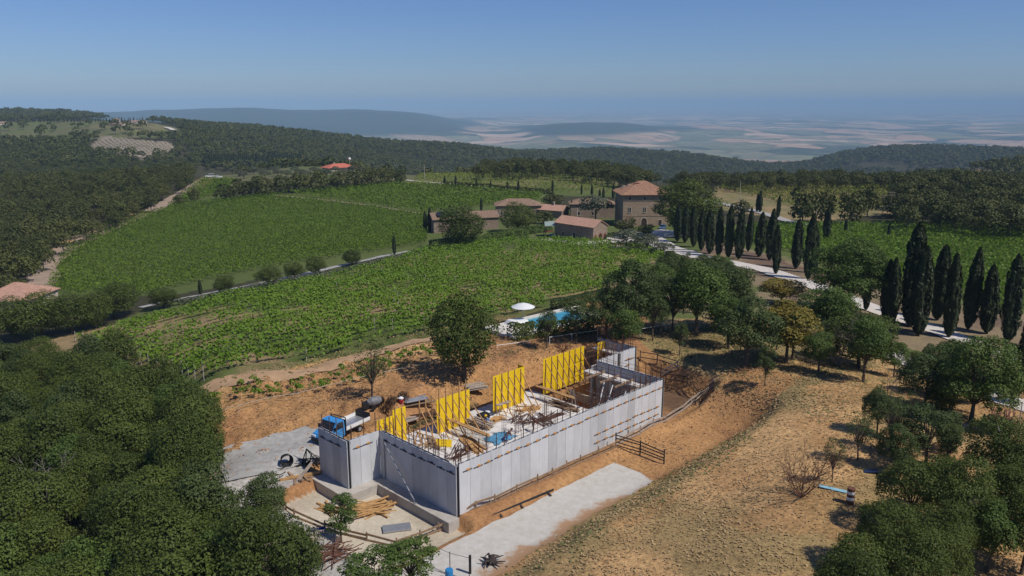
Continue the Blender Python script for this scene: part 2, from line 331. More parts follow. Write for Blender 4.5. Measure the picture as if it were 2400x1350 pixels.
REGIONS = [
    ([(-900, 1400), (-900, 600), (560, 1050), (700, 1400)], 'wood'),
    ([(1500, 560), (1760, 560), (2600, 760), (2600, 1400), (1700, 1400), (1640, 1000), (1500, 790), (1300, 760)], 'straw', 40, 330, .9, 'drygreen'),
    ([(1400, 690), (1500, 560), (1760, 560), (2600, 760), (2600, 930), (2080, 870), (2050, 790), (1700, 740), (1480, 770)], 'verge', 70, 330, .7, 'meadow'),
    ([(440, 900), (1180, 770), (1420, 700), (1520, 740), (1680, 900), (1600, 990), (1200, 920), (700, 1080), (560, 1070), (480, 1010)], 'clay', 50, 170, 1.0, 'clay2'),
    ([(1480, 760), (1700, 740), (2050, 800), (2120, 900), (1900, 1000), (1690, 910), (1560, 850)], 'straw', 60, 170, 1.0, 'drygreen'),
    ([(540, 1060), (760, 1000), (760, 1120), (640, 1110), (540, 1150), (500, 1110)], 'gravel', 40, 120, .8, 'gravel'),
    ([(440, 910), (1040, 790), (1060, 850), (900, 880), (480, 970)], 'clay', 60, 170, 1.0, 'straw'),
    ([(330, 730), (640, 650), (900, 588), (1010, 565), (1000, 600), (700, 668), (430, 740), (180, 800)], 'meadow', 100, 330, .6, 'vine'),
    ([(60, 820), (180, 780), (420, 735), (700, 668), (930, 608), (1000, 580), (1420, 565), (1570, 600), (1400, 695), (1010, 790), (480, 910), (300, 850)], 'vinesoil', 80, 330, .7, 'vine'),
    ([(100, 700), (140, 590), (250, 525), (640, 452), (1010, 500), (1010, 580), (900, 595), (420, 690)], 'vine', 130, 460, .4),
    ([(640, 457), (940, 428), (1280, 452), (1290, 480), (1000, 505)], 'vine', 200, 480, .4),
    ([(330, 510), (470, 418), (570, 420), (520, 462)], 'vine', 200, 560, .4),
    ([(940, 440), (960, 405), (1230, 398), (1450, 420), (1445, 462), (1280, 456)], 'pale', 250, 620, .5, 'vine'),
    ([(1660, 490), (1680, 430), (2100, 432), (2110, 500), (1900, 520)], 'vinesoil', 220, 620, .5, 'pale'),
    ([(1690, 570), (1690, 525), (2600, 530), (2600, 760), (2300, 720), (2000, 640)], 'vine', 110, 330, .5),
    ([(60, 690), (75, 610), (150, 560), (400, 470), (480, 410), (500, 425), (330, 505), (165, 580), (135, 620), (110, 690)], 'track', 150, 560, .6, 'straw'),
    ([(1620, 560), (1700, 570), (2100, 690), (2500, 780), (2500, 900), (2050, 800), (1640, 600)], 'chip', 80, 330, .6, 'verge'),
    ([(1000, 600), (1010, 490), (1640, 490), (1640, 590), (1560, 610), (1400, 575)], 'meadow', 150, 430, .6, 'vine'),
    ([(470, 415), (560, 380), (960, 380), (1000, 420), (560, 440)], 'meadow', 280, 640, .6, 'olive'),
    ([(0, 330), (0, 284), (330, 284), (420, 300), (425, 322), (220, 325), (150, 345)], 'meadow', 800, 1500, .8, 'olive'),
    ([(180, 297), (350, 284), (400, 300), (340, 312)], 'pale', 900, 1500, .6, 'olive'),
    ([(205, 350), (240, 318), (405, 335), (418, 366), (330, 372)], 'terrace', 700, 1100, .3),
    ([(1960, 395), (2040, 378), (2140, 388), (2120, 400)], 'meadow', 600, 1500, .5, 'pale'),
    ([(2070, 412), (2110, 396), (2330, 398), (2330, 420), (2090, 416)], 'straw', 500, 1100, .5, 'olive'),
]
def ground_mat():
    m, t, b = nodes_of('ground_cover'); L = t.links.new; N = t.nodes.new
    b.inputs['Roughness'].default_value = .95; b.inputs['Specular IOR Level'].default_value = .1
    at = N('ShaderNodeAttribute'); at.attribute_name = 'soil'; pl = N('ShaderNodeAttribute'); pl.attribute_name = 'plain'; geo = N('ShaderNodeNewGeometry'); pos = geo.outputs['Position']
    def noise(sc, det=5, ro=.7):
        n = N('ShaderNodeTexNoise'); n.inputs['Scale'].default_value = sc; n.inputs['Detail'].default_value = det; n.inputs['Roughness'].default_value = ro; L(pos, n.inputs['Vector']); return n.outputs[0]
    def ramp(src, a, b_, lo, hi):
        r = N('ShaderNodeMapRange'); r.inputs[1].default_value = a; r.inputs[2].default_value = b_; r.inputs[3].default_value = lo; r.inputs[4].default_value = hi; L(src, r.inputs[0]); return r.outputs[0]
    n1 = ramp(noise(2.6, 8, .75), .3, .72, .42, 1.5); n2 = ramp(noise(.22, 4), .3, .7, .8, 1.2)
    mu = N('ShaderNodeMath'); mu.operation = 'MULTIPLY'; L(n1, mu.inputs[0]); L(n2, mu.inputs[1])
    mxf = N('ShaderNodeMix'); mxf.data_type = 'FLOAT'; mxf.inputs[2].default_value = 1; L(at.outputs['Alpha'], mxf.inputs[0]); L(mu.outputs[0], mxf.inputs[3])
    near = N('ShaderNodeVectorMath'); near.operation = 'SCALE'; L(at.outputs['Color'], near.inputs[0]); L(mxf.outputs[0], near.inputs['Scale'])
    # far plain: a quilt of stubble, plough, woods and meadows
    mp = N('ShaderNodeVectorMath'); mp.operation = 'SCALE'; mp.inputs['Scale'].default_value = .001; L(pos, mp.inputs[0])
    wn = N('ShaderNodeTexNoise'); wn.inputs['Scale'].default_value = 1.6; wn.inputs['Detail'].default_value = 2; L(mp.outputs[0], wn.inputs['Vector'])
    wv = N('ShaderNodeVectorMath'); wv.operation = 'MULTIPLY_ADD'; L(wn.outputs[1], wv.inputs[0]); wv.inputs[1].default_value = (.45, .45, 0); L(mp.outputs[0], wv.inputs[2])
    fl = N('ShaderNodeVectorMath'); fl.operation = 'MULTIPLY'; fl.inputs[1].default_value = (1, 1, 0); L(wv.outputs[0], fl.inputs[0])
    vo = N('ShaderNodeTexVoronoi'); vo.inputs['Scale'].default_value = 2.3; L(fl.outputs[0], vo.inputs['Vector'])
    sx = N('ShaderNodeSeparateColor'); L(vo.outputs['Color'], sx.inputs[0])
    cr = N('ShaderNodeValToRGB'); cr.color_ramp.interpolation = 'CONSTANT'; e = cr.color_ramp.elements
    pal = [(0, (.05, .065, .032)), (.16, (.45, .28, .17)), (.32, (.19, .185, .09)), (.46, (.52, .36, .24)), (.58, (.14, .15, .07)), (.72, (.36, .25, .15)), (.87, (.18, .165, .09))]
    e[0].position = 0; e[0].color = (*pal[0][1], 1); e[1].position = pal[1][0]; e[1].color = (*pal[1][1], 1)
    for p, c in pal[2:]: k = e.new(p); k.color = (*c, 1)
    L(sx.outputs[0], cr.inputs[0])
    # woods fill whole belts of the plain, hedges follow the field edges
    wn2 = N('ShaderNodeTexNoise'); wn2.inputs['Scale'].default_value = .55; wn2.inputs['Detail'].default_value = 6; wn2.inputs['Roughness'].default_value = .6; L(fl.outputs[0], wn2.inputs['Vector'])
    wm = ramp(wn2.outputs[0], .57, .61, 0, .95)
    vo2 = N('ShaderNodeTexVoronoi'); vo2.feature = 'DISTANCE_TO_EDGE'; vo2.inputs['Scale'].default_value = 2.3; L(fl.outputs[0], vo2.inputs['Vector'])
    hd = ramp(vo2.outputs['Distance'], .015, .06, .45, 0); mx0 = N('ShaderNodeMath'); mx0.operation = 'MAXIMUM'; L(wm, mx0.inputs[0]); L(hd, mx0.inputs[1])
    mw = N('ShaderNodeMix'); mw.data_type = 'RGBA'; L(mx0.outputs[0], mw.inputs[0]); L(cr.outputs[0], mw.inputs[6]); mw.inputs[7].default_value = (.042, .058, .03, 1)
    wn3 = N('ShaderNodeTexNoise'); wn3.inputs['Scale'].default_value = 7; wn3.inputs['Detail'].default_value = 6; wn3.inputs['Roughness'].default_value = .8; L(fl.outputs[0], wn3.inputs['Vector'])
    mg = N('ShaderNodeMix'); mg.data_type = 'RGBA'; L(ramp(wn3.outputs[0], .53, .60, 0, .6), mg.inputs[0]); L(mw.outputs[2], mg.inputs[6]); mg.inputs[7].default_value = (.045, .06, .032, 1)
    lt = N('ShaderNodeMix'); lt.data_type = 'RGBA'; L(ramp(wn3.outputs[0], .44, .36, 0, .6), lt.inputs[0]); L(mg.outputs[2], lt.inputs[6]); lt.inputs[7].default_value = (.42, .31, .21, 1); mw = lt
    fin = N('ShaderNodeMix'); fin.data_type = 'RGBA'; L(pl.outputs['Fac'], fin.inputs[0]); L(near.outputs[0], fin.inputs[6]); L(mw.outputs[2], fin.inputs[7]); L(fin.outputs[2], b.inputs['Base Color'])
    bp = N('ShaderNodeBump'); bp.inputs['Distance'].default_value = .25; bp.inputs['Strength'].default_value = .7
    hm = N('ShaderNodeMath'); hm.operation = 'MULTIPLY'; L(noise(3.2, 8, .7), hm.inputs[0]); L(at.outputs['Alpha'], hm.inputs[1])
    L(hm.outputs[0], bp.inputs['Height']); L(bp.outputs[0], b.inputs['Normal'])
    return m
ground = build_ground()

# roads and tracks, laid just above the ground
def strip(name, pts, width, m, label, off=.06, kind='structure', px=True, noise_w=.0, seed=1, step=1.5):
    P = [G(*p) if px else Vector((*p, 0)) for p in pts]; Q = []
    for a, b in zip(P, P[1:]):
        n = max(1, int((b - a).length / step)); Q += [a.lerp(b, k / n) for k in range(n)]
    Q.append(P[-1])
    for _ in range(6): Q = [Q[0]] + [(Q[i - 1] + Q[i] * 2 + Q[i + 1]) / 4 for i in range(1, len(Q) - 1)] + [Q[-1]]
    ws = width if hasattr(width, '__len__') else (width, width); nx = 6; XY = []
    for i, q in enumerate(Q):
        d = (Q[min(i + 1, len(Q) - 1)] - Q[max(i - 1, 0)]); nrm = Vector((-d.y, d.x, 0)).normalized(); wdt = ws[0] + (ws[1] - ws[0]) * i / (len(Q) - 1)
        e0 = (vnoise(np.array([i * .35]), np.array([seed * 3.1]), seed)[0] - .5) * noise_w; e1 = (vnoise(np.array([i * .35]), np.array([seed * 7.7]), seed + 5)[0] - .5) * noise_w
        for k in range(nx + 1):
            f = -.5 + k / nx; XY.append(q + nrm * (f * wdt + (e0 if f < 0 else e1) * abs(f) * 2))
    X = np.array([p.x for p in XY]); Y = np.array([p.y for p in XY]); Z = TZ(X, Y) + off + np.hypot(X, Y) * .0006
    mb = MB(); n1 = nx + 1
    mb.add(list(zip(X, Y, Z)), [(i * n1 + k, i * n1 + k + 1, (i + 1) * n1 + k + 1, (i + 1) * n1 + k) for i in range(len(Q) - 1) for k in range(nx)])
    o = link(name, mb.mesh(name, m)); o.data.polygons.foreach_set('use_smooth', [True] * len(o.data.polygons)); return tag(o, label, kind=kind)
M_WHITE_ROAD = mat('white_gravel', (.62, .56, .49), .95, .12, 1.2, .03, 12)
M_TRACK = mat('dirt_track', (.37, .275, .20), .95, .18, .5, .04, 6)
M_GREY_ROAD = mat('grey_gravel', (.40, .38, .35), .95, .15, 1.5, .03, 12)
strip('avenue_road', [(1500, 545), (1560, 580), (1640, 604), (1720, 618), (1790, 632), (1870, 658), (1960, 690), (2040, 722), (2120, 752), (2200, 775), (2290, 812), (2370, 838), (2480, 868)], (7, 4.5), M_WHITE_ROAD, 'white gravel avenue between the cypresses', noise_w=.6)
strip('forecourt', [(1380, 572), (1500, 556), (1600, 545)], (6, 20), M_WHITE_ROAD, 'white gravel forecourt before the tall stone villa', off=.05, noise_w=2)
strip('gravel_road', [(2060, 818), (2120, 840), (2190, 872), (2260, 905), (2330, 935), (2450, 970)], 4.2, M_WHITE_ROAD, 'pale gravel lane behind the wire fence', noise_w=.5)
strip('farm_track', [(80, 720), (95, 660), (105, 625), (150, 588), (230, 548), (330, 508), (400, 470), (450, 440), (490, 418)], (7.5, 6), M_TRACK, 'reddish dirt track round the far vineyard', noise_w=1.5)
strip('lane', [(330, 722), (420, 702), (520, 684), (640, 660), (760, 632), (880, 606), (960, 590)], 2.3, M_GREY_ROAD, 'grey lane between the two vineyards', noise_w=.5)
strip('headland_path', [(640, 459), (760, 470), (880, 484), (1000, 503)], 2.6, M_TRACK, 'narrow brown path across the green vineyards', noise_w=.8)
strip('field_path', [(950, 423), (1060, 432), (1180, 446), (1270, 455)], 3, M_WHITE_ROAD, 'pale path below the yellowing field', noise_w=.8)
strip('villa_road', [(1640, 470), (1700, 480), (1760, 492), (1850, 520), (1900, 528)], 4, M_GREY_ROAD, 'grey road behind the villa', noise_w=.4)
strip('hill_lane', [(390, 300), (405, 305), (425, 318)], 9, M_WHITE_ROAD, 'pale lane on the far farm hill', off=.6)
strip('site_track', [(520, 1110), (600, 1078), (680, 1050), (750, 1024)], (8, 6), M_GREY_ROAD, 'grey gravel track reaching the blue pickup', noise_w=2.0, off=.08)
M_EARTHROAD = mat('earth_road', (.43, .275, .155), .95, .15, .6, .04, 6)
strip('court_paving', [(1275, 562), (1340, 570), (1400, 577), (1455, 580)], 4.5, M_WHITE_ROAD, 'pale paved court along the tiled annex', noise_w=.4)
strip('vineyard_headland', [(470, 926), (640, 884), (820, 842), (1000, 800), (1060, 786)], 2.6, M_EARTHROAD, 'bare brown headland below the vine rows', noise_w=.8, off=.07)

# air: one closed box of pale haze round everything
hm_, ht, hb = nodes_of('haze_air'); ht.nodes.remove(hb); pv = ht.nodes.new('ShaderNodeVolumePrincipled')
pv.inputs['Color'].default_value = (.53, .785, 1, 1); pv.inputs['Density'].default_value = 0.95e-4; pv.inputs['Anisotropy'].default_value = -.2
ht.links.new(pv.outputs[0], ht.nodes['Material Output'].inputs['Volume']); hm_.cycles.homogeneous_volume = True
zmin = min(v.co.z for v in ground.data.vertices); zmax = max(max(v.co.z for v in ground.data.vertices) + 25, CAMZ + 8)
tag(link('haze', MB().lohi((-50000, -50000, zmin - 1), (50000, 50000, zmax)).mesh('haze', hm_)), 'thin blue summer haze over the valley', kind='stuff')
print('terrain z', zmin, zmax)
# ================================================================ VEGETATION
RNG = np.random.default_rng(7)
M_OAK = leaf_mat('oak_leaves', (.042, .066, .010), (.115, .145, .026), objvar=.5)
M_OAKF = leaf_mat('far_oak_leaves', (.038, .052, .011), (.105, .112, .026), .18, .6)
M_LIGHT = leaf_mat('light_leaves', (.06, .105, .02), (.13, .18, .035))
M_MID = leaf_mat('mid_leaves', (.05, .08, .022), (.10, .13, .035))
M_OLIVE = leaf_mat('olive_leaves', (.085, .10, .06), (.15, .165, .10))
M_YELLOW = leaf_mat('yellowing_leaves', (.12, .12, .022), (.26, .19, .03))
M_CYP = leaf_mat('cypress_needles', (.017, .029, .010), (.044, .058, .018), .05, .3)
M_VINE = leaf_mat('vine_leaves', (.09, .175, .012), (.185, .28, .024), .3, .25)
M_VINE2 = leaf_mat('dark_vine_leaves', (.095, .165, .010), (.17, .25, .020), .3, .25)
M_VINE3 = leaf_mat('pale_vine_leaves', (.14, .18, .02), (.23, .26, .045), .3, .25)
M_RUST = leaf_mat('dead_leaves', (.10, .05, .025), (.17, .085, .04), .1)
M_BARK = mat('bark', (.12, .095, .07), .95, .25, 6, .02)
M_DEADWOOD = mat('dead_wood', (.27, .24, .21), .95, .2, 6)
def unit(rng, n): d = rng.normal(0, 1, (n, 3)); return d / np.linalg.norm(d, axis=1, keepdims=True)
def crown_arrays(rng, n, Rx, Rz, zc, K, lobe, leaf, jit=.75, low=-.35, openness=0.0):
    d = unit(rng, K * 3); d = d[d[:, 2] > low][:K]; c = d * np.array([Rx, Rx, Rz]) * rng.uniform(.45, .72, (len(d), 1)); c[:, 2] += zc
    r = lobe * Rx * rng.uniform(.65, 1.3, len(d)); w = r ** 2 / (r ** 2).sum()
    k = rng.choice(len(d), n, p=w); q = unit(rng, n); q[:, 2] = np.where(q[:, 2] < (-.55 if low > -.9 else -.9), -q[:, 2], q[:, 2])
    P = c[k] + q * np.array([1, 1, .82]) * (r[k] * rng.uniform(.55, 1.08, n))[:, None]
    dist = np.linalg.norm(P[:, None] - c[None], axis=2) / r[None]; dist[np.arange(n), k] = 9
    keep = dist.min(1) > (.72 - openness); P = P[keep]; q = q[keep]
    Nn = q + np.array([0, 0, .35]) + (P - np.array([0, 0, zc])) / np.array([Rx, Rx, Rz]) * .4
    return leaves(rng, P, Nn, leaf, .62, jit), c, r
def trunk_mb(rng, h, r, limbs, reach=.85, n=6):
    mb = MB(); lean = rng.normal(0, .12, 2) * h * .3; top = Vector((lean[0], lean[1], h))
    mb.tube([(0, 0, -.6), (0, 0, .05), (lean[0] * .4, lean[1] * .4, h * .5), top], [r * 1.35, r * 1.1, r * .85, r * .6], n)
    for c in limbs:
        c = Vector(c); s = top * rng.uniform(.6, 1.0); m = s.lerp(c, .5) + Vector((0, 0, .12 * h))
        mb.tube([s, m, s.lerp(c, reach)], [r * .42, r * .26, r * .06], 4, 0, False)
    return mb
class Kind: pass
def make_kind(name, leafm, seed, n, R, Rz, trunk, K, lobe, leaf, variants=3, barkm=None, openness=0.0, joined=False, limbs=12, low=-.35, tr=.17, jit=.75):
    k = Kind(); k.name = name; k.H = trunk + Rz * 1.95; k.R = R * .98; k.var = []; k.joined = joined
    for v in range(variants):
        rng = np.random.default_rng(seed * 100 + v); Rv = R * rng.uniform(.92, 1.08)
        q, c, r = crown_arrays(rng, n, Rv, Rz, trunk + Rz * .95, K, lobe, leaf, jit, low, openness)
        tm = trunk_mb(rng, trunk + Rz * .5, tr, c[:limbs], .85, 6 if not joined else 4)
        if joined:
            me = quads_mesh(name, q, leafm); mb = tm; n0 = len(q)
            V = q.reshape(-1, 3); allv = [tuple(p) for p in V] + mb.v; fs = [tuple(range(i * 4, i * 4 + 4)) for i in range(n0)] + [tuple(i + n0 * 4 for i in f) for f in mb.f]
            me = bpy.data.meshes.new(name); me.from_pydata(allv, [], fs); me.materials.append(leafm); me.materials.append(barkm or M_BARK)
            me.polygons.foreach_set('material_index', [0] * n0 + [1] * len(mb.f)); me.update(); k.var.append((me, None))
        else: k.var.append((quads_mesh('crown', q, leafm), tm.mesh('trunk', barkm or M_BARK)))
    return k
def cypress_arrays(rng, n, H, Rr, leaf):
    t = rng.uniform(0, 1, n) ** .9; a = rng.uniform(0, 2 * math.pi, n)
    prof = np.interp(t, [0, .04, .12, .3, .55, .75, .9, .97, 1], [.15, .45, .76, .95, .93, .76, .46, .24, .05]) * Rr
    rid = 1 + .13 * np.sin(a * 5 + t * 3) + .10 * np.sin(a * 9 - t * 7 + 1) + .06 * np.sin(t * 40 + a * 3) + .2 * (vnoise(a * 2.2, t * 9, 3) - .5) * 2; r = prof * rid * rng.uniform(.86, 1.04, n)
    P = np.stack([np.cos(a) * r, np.sin(a) * r, .35 + t * (H - .35)], -1); Nn = np.stack([np.cos(a), np.sin(a), np.full(n, .25)], -1)
    Nn = Nn + rng.normal(0, .45, (n, 3)); Nn /= np.linalg.norm(Nn, axis=1, keepdims=True)
    up = np.array([0, 0, 1.0]) + rng.normal(0, .2, (n, 3)) + np.stack([np.cos(a), np.sin(a), a * 0], -1) * .25
    b = up - (up * Nn).sum(1, keepdims=True) * Nn; b /= np.linalg.norm(b, axis=1, keepdims=True); c = np.cross(Nn, b); s = (leaf * rng.uniform(.7, 1.4, n))[:, None]
    return np.stack([P - b * s, P + c * s * .38, P + b * s, P - c * s * .38], 1)
def make_cypress(name, seed, n, H, Rr, leaf, variants, joined=False):
    k = Kind(); k.name = name; k.H = H; k.R = Rr * 1.1; k.joined = joined; k.var = []
    for v in range(variants):
        rng = np.random.default_rng(seed * 100 + v); q = cypress_arrays(rng, n, H, Rr * rng.uniform(.9, 1.1), leaf)
        tm = MB().tube([(0, 0, -.6), (0, 0, .1), (0, 0, H * .9)], [.24, .2, .04], 6)
        k.var.append((quads_mesh(name if joined else 'crown', q, M_CYP), None if joined else tm.mesh('trunk', M_BARK)))
    return k
K_OAK = make_kind('oak_tree', M_OAK, 1, 30000, 3.3, 3.5, 1.3, 40, .36, .185, 5, low=-.6)
K_OAKM = make_kind('oak_tree', M_OAKF, 2, 1500, 3.3, 3.4, 1.2, 24, .40, .62, 5, joined=True, limbs=3, low=-.6)
K_BROAD = make_kind('broadleaf_tree', M_MID, 3, 16000, 3.0, 3.9, .7, 34, .36, .21, 4, openness=.1, low=-.75)
K_GREEN = make_kind('broadleaf_tree', M_LIGHT, 4, 16000, 3.0, 3.8, .8, 34, .36, .21, 3, openness=.1, low=-.75)
K_SPARSE = make_kind('slender_tree', M_MID, 5, 5600, 2.3, 3.9, 1.1, 44, .24, .18, 4, openness=.25, limbs=30, tr=.12, low=-.75)
K_WIDE = make_kind('broadleaf_tree', M_LIGHT, 33, 34000, 5.2, 5.2, .8, 64, .27, .24, 2, openness=.1, low=-.85, limbs=40, tr=.24)
K_THIN = make_kind('slender_tree', M_MID, 34, 1900, 2.2, 4.0, 1.4, 50, .22, .17, 3, openness=.3, limbs=44, tr=.10, low=-.8)
K_SAPL = make_kind('sapling', M_LIGHT, 35, 4600, 2.0, 4.0, .9, 40, .24, .17, 3, openness=.25, limbs=34, tr=.09, low=-.8)
K_BUSHY = make_kind('broadleaf_tree', M_OAK, 31, 18000, 3.0, 4.0, .2, 44, .34, .21, 4, openness=.05, low=-.97)
K_BUSHM = make_kind('hedgerow_tree', M_OAKF, 32, 1500, 3.0, 3.4, .1, 30, .38, .62, 4, joined=True, limbs=3, low=-.97)
K_YELLOW = make_kind('broadleaf_tree', M_YELLOW, 7, 9000, 2.8, 3.9, .6, 30, .38, .28, 2, low=-.7)
K_OLIVE = make_kind('olive_tree', M_OLIVE, 8, 2200, 2.2, 1.7, 1.1, 16, .42, .36, 3, joined=True, limbs=5)
K_SHRUB = make_kind('shrub', M_MID, 9, 1600, 1.5, 1.1, .25, 12, .45, .28, 3, joined=True, limbs=4, low=-.1, tr=.05)
K_SHRUBO = make_kind('shrub', M_OLIVE, 10, 1500, 1.5, 1.1, .25, 12, .45, .28, 2, joined=True, limbs=4, low=-.1, tr=.05)
K_FARTREE = make_kind('far_tree', M_OAKF, 11, 170, 4.4, 3.6, 1.6, 9, .5, 2.1, 4, joined=True, limbs=0)
K_CYP = make_cypress('cypress_tree', 12, 5200, 12, 1.15, .26, 4)
K_CYPF = make_cypress('cypress_tree', 13, 420, 12, 1.15, .8, 3, True)
def put_tree(k, p, h, label, cat='tree', group=None, wid=None, rng=RNG, name=None):
    crown, trunk = k.var[int(rng.integers(len(k.var)))]; sz = h / k.H; sx = (wid / (2 * k.R)) if wid else sz * rng.uniform(.92, 1.1); rz = rng.uniform(0, 6.283)
    if k.joined: o = link(name or k.name, crown, None, p, rz, (sx, sx, sz)); return tag(o, label, cat, group)
    o = thing(name or k.name, label, cat, p, rz, group); o.scale = (sx, sx, sz); link('crown', crown, o); link('trunk', trunk, o)
    if k is K_CYP: o.scale = (sx * rng.uniform(.84, 1.1),) * 2 + (sz,); o.rotation_euler = (rng.normal(0, .018), rng.normal(0, .018), rz)
    return o
def tree_px(k, px, py, top, label, cat='tree', group=None, wpx=None, name=None):
    p = G(px, py); h = hgt_px(p, top); d = math.sqrt(p.x ** 2 + p.y ** 2 + (p.z - CAMZ) ** 2)
    return put_tree(k, p, h, label, cat, group, wpx / FPX * d if wpx else None, name=name)
def scatter(poly, spacing, hh, bbox, seed, jit=.42, dmax=1e9, dmin=0):
    """jittered grid of tree stems whose crowns lie within a region of the picture's ground"""
    rng = np.random.default_rng(seed); x0, x1, y0, y1 = bbox
    gx, gy = np.meshgrid(np.arange(x0, x1, spacing), np.arange(y0, y1, spacing)); gx = gx + rng.uniform(-jit, jit, gx.shape) * spacing; gy = gy + rng.uniform(-jit, jit, gy.shape) * spacing
    x, y = gx.ravel(), gy.ravel(); k = (y > 8) & (np.abs(x) < y * .72 + 12) & (np.hypot(x, y) < dmax) & (np.hypot(x, y) > dmin); x, y = x[k], y[k]; z = TZ(x, y)
    px, py = to_px(x, y, z + hh); k = in_poly(px, py, poly); P = np.stack([x, y, z], -1)[k]; return P[np.argsort(np.hypot(P[:, 0], P[:, 1]))]
def stuff_instances(name, P, sc, protos, label, seed=3):
    """what nobody could count: one object whose points carry the far crowns"""
    me = bpy.data.meshes.new(name); me.from_pydata([tuple(p) for p in P], [], []); a = me.attributes.new('sc', 'FLOAT', 'POINT'); a.data.foreach_set('value', np.asarray(sc, np.float32))
    o = link(name, me); g = bpy.data.node_groups.new(name, 'GeometryNodeTree'); g.interface.new_socket('Geometry', in_out='INPUT', socket_type='NodeSocketGeometry'); g.interface.new_socket('Geometry', in_out='OUTPUT', socket_type='NodeSocketGeometry')
    N, L = g.nodes.new, g.links.new; gi, go = N('NodeGroupInput'), N('NodeGroupOutput'); ip = N('GeometryNodeInstanceOnPoints'); jn = N('GeometryNodeJoinGeometry')
    for me2, _ in protos:
        po = bpy.data.objects.new('far_crown', me2); oi = N('GeometryNodeObjectInfo'); oi.inputs['Object'].default_value = po; oi.inputs['As Instance'].default_value = True; L(oi.outputs['Geometry'], jn.inputs[0])
    L(jn.outputs[0], ip.inputs['Instance']); ip.inputs['Pick Instance'].default_value = True
    rv = N('FunctionNodeRandomValue'); rv.data_type = 'FLOAT_VECTOR'; rv.inputs[0].default_value = (0, 0, 0); rv.inputs[1].default_value = (0, 0, 6.283); rv.inputs['Seed'].default_value = seed; L(rv.outputs[0], ip.inputs['Rotation'])
    na = N('GeometryNodeInputNamedAttribute'); na.data_type = 'FLOAT'; na.inputs['Name'].default_value = 'sc'; L(na.outputs['Attribute'], ip.inputs['Scale'])
    L(gi.outputs[0], ip.inputs['Points']); L(ip.outputs[0], go.inputs[0]); md = o.modifiers.new('crowns', 'NODES'); md.node_group = g
    return tag(o, label, kind='stuff')

# ---- woods near enough to count
WOOD_A = [(-400, 850), (30, 815), (150, 805), (260, 815), (330, 835), (420, 880), (470, 960), (485, 1030), (545, 1050), (560, 1120), (590, 1190), (640, 1210), (610, 1290), (650, 1420), (-400, 1420)]
A = scatter(WOOD_A, 4.6, 5.0, (-75, 10, 22, 130), 11)
for p in A: put_tree([K_OAK, K_OAK, K_OAK, K_OAK, K_BROAD, K_GREEN, K_BUSHY][int(RNG.integers(7))], p, RNG.uniform(5.8, 9.8), 'dense green oak of the wood beside the building site', 'tree', 'oaks of the near wood', name='oak_tree')
WOOD_C = [(-300, 300), (0, 325), (120, 322), (200, 345), (330, 378), (430, 375), (470, 385), (445, 405), (430, 430), (335, 485), (250, 520), (170, 550), (105, 590), (95, 620), (65, 640), (60, 665), (-300, 690)]
C = scatter(WOOD_C, 7.0, 4.5, (-480, 10, 150, 860), 12); WOODR = [(2100, 425), (2190, 420), (2330, 412), (2420, 400), (2700, 400), (2700, 560), (2400, 530), (2310, 530), (2260, 520), (2120, 510), (2090, 470)]
E1 = scatter(WOODR, 7.5, 5.0, (60, 420, 150, 650), 13)
WOODM = [(1110, 405), (1150, 385), (1280, 378), (1380, 375), (1460, 392), (1540, 420), (1520, 430), (1440, 420), (1300, 402), (1200, 402)]
D1 = scatter(WOODM, 7.5, 4.5, (-60, 160, 380, 660), 14)
WOODN = [(1560, 430), (1580, 418), (1700, 412), (1850, 408), (1980, 392), (2110, 400), (2110, 425), (1900, 428), (1680, 430), (1600, 450)]
N1 = scatter(WOODN, 8, 4.5, (90, 360, 300, 700), 15)
near_lists = [(C, 105, 'oak of the wide wood above the dirt track', 'oaks of the wood above the track', 7.5), (E1, 55, 'dark oak of the wood beyond the cypress avenue', 'oaks of the wood beyond the avenue', 9), (D1, 30, 'oak in the belt of trees behind the yellowing field', 'oaks behind the yellowing field', 8), (N1, 25, 'tree in the belt behind the upper vineyard', 'trees behind the upper vineyard', 7.5)]
rest = []; rsc = []
for P, n, lab, grp, h in near_lists:
    for p in P[:n]: put_tree(K_OAKM, p, h * RNG.uniform(.75, 1.25), lab, 'tree', grp)
    rest.append(P[n:]); rsc.append(h * RNG.uniform(.75, 1.25, len(P[n:])) / K_OAKM.H)
stuff_instances('woodland', np.concatenate(rest), np.concatenate(rsc), K_OAKM.var, 'mixed oak wood stretching away behind its front trees')
# ---- wooded hills far off
CLEAR = [[(-50, 335), (-50, 288), (60, 284), (330, 280), (420, 300), (425, 322), (300, 322), (220, 318), (150, 335)], [(205, 352), (235, 318), (405, 335), (420, 366), (330, 372)], [(1960, 398), (2040, 379), (2140, 389), (2120, 400)], [(2082, 412), (2108, 396), (2310, 400), (2325, 418)]]
far = []
for sp, d0, d1, sd_ in ((9.5, 560, 1250, 1), (12, 1250, 2000, 2), (16, 2000, 3300, 3)):
    P = scatter([(-200, 250), (2600, 250), (2600, 430), (1540, 425), (1000, 408), (520, 395), (470, 392), (440, 380), (300, 380), (-200, 400)], sp, 4, (-.72 * d1, .72 * d1, d0 * .6, d1), 40 + sd_, .45, d1, d0)
    px, py = to_px(P[:, 0], P[:, 1], P[:, 2])
    k = np.ones(len(P), bool)
    for c in CLEAR: k &= ~(in_poly(px, py, c))
    P = P[k]; far.append(np.concatenate([P, np.full((len(P), 1), sp)], 1))
far = np.concatenate(far); fsc = far[:, 3] / 9.0 * RNG.uniform(.6, 1.05, len(far)); print('far crowns', len(far))
stuff_instances('hill_forest', far[:, :3], fsc, K_FARTREE.var, 'dark forest covering the far hills', 5)

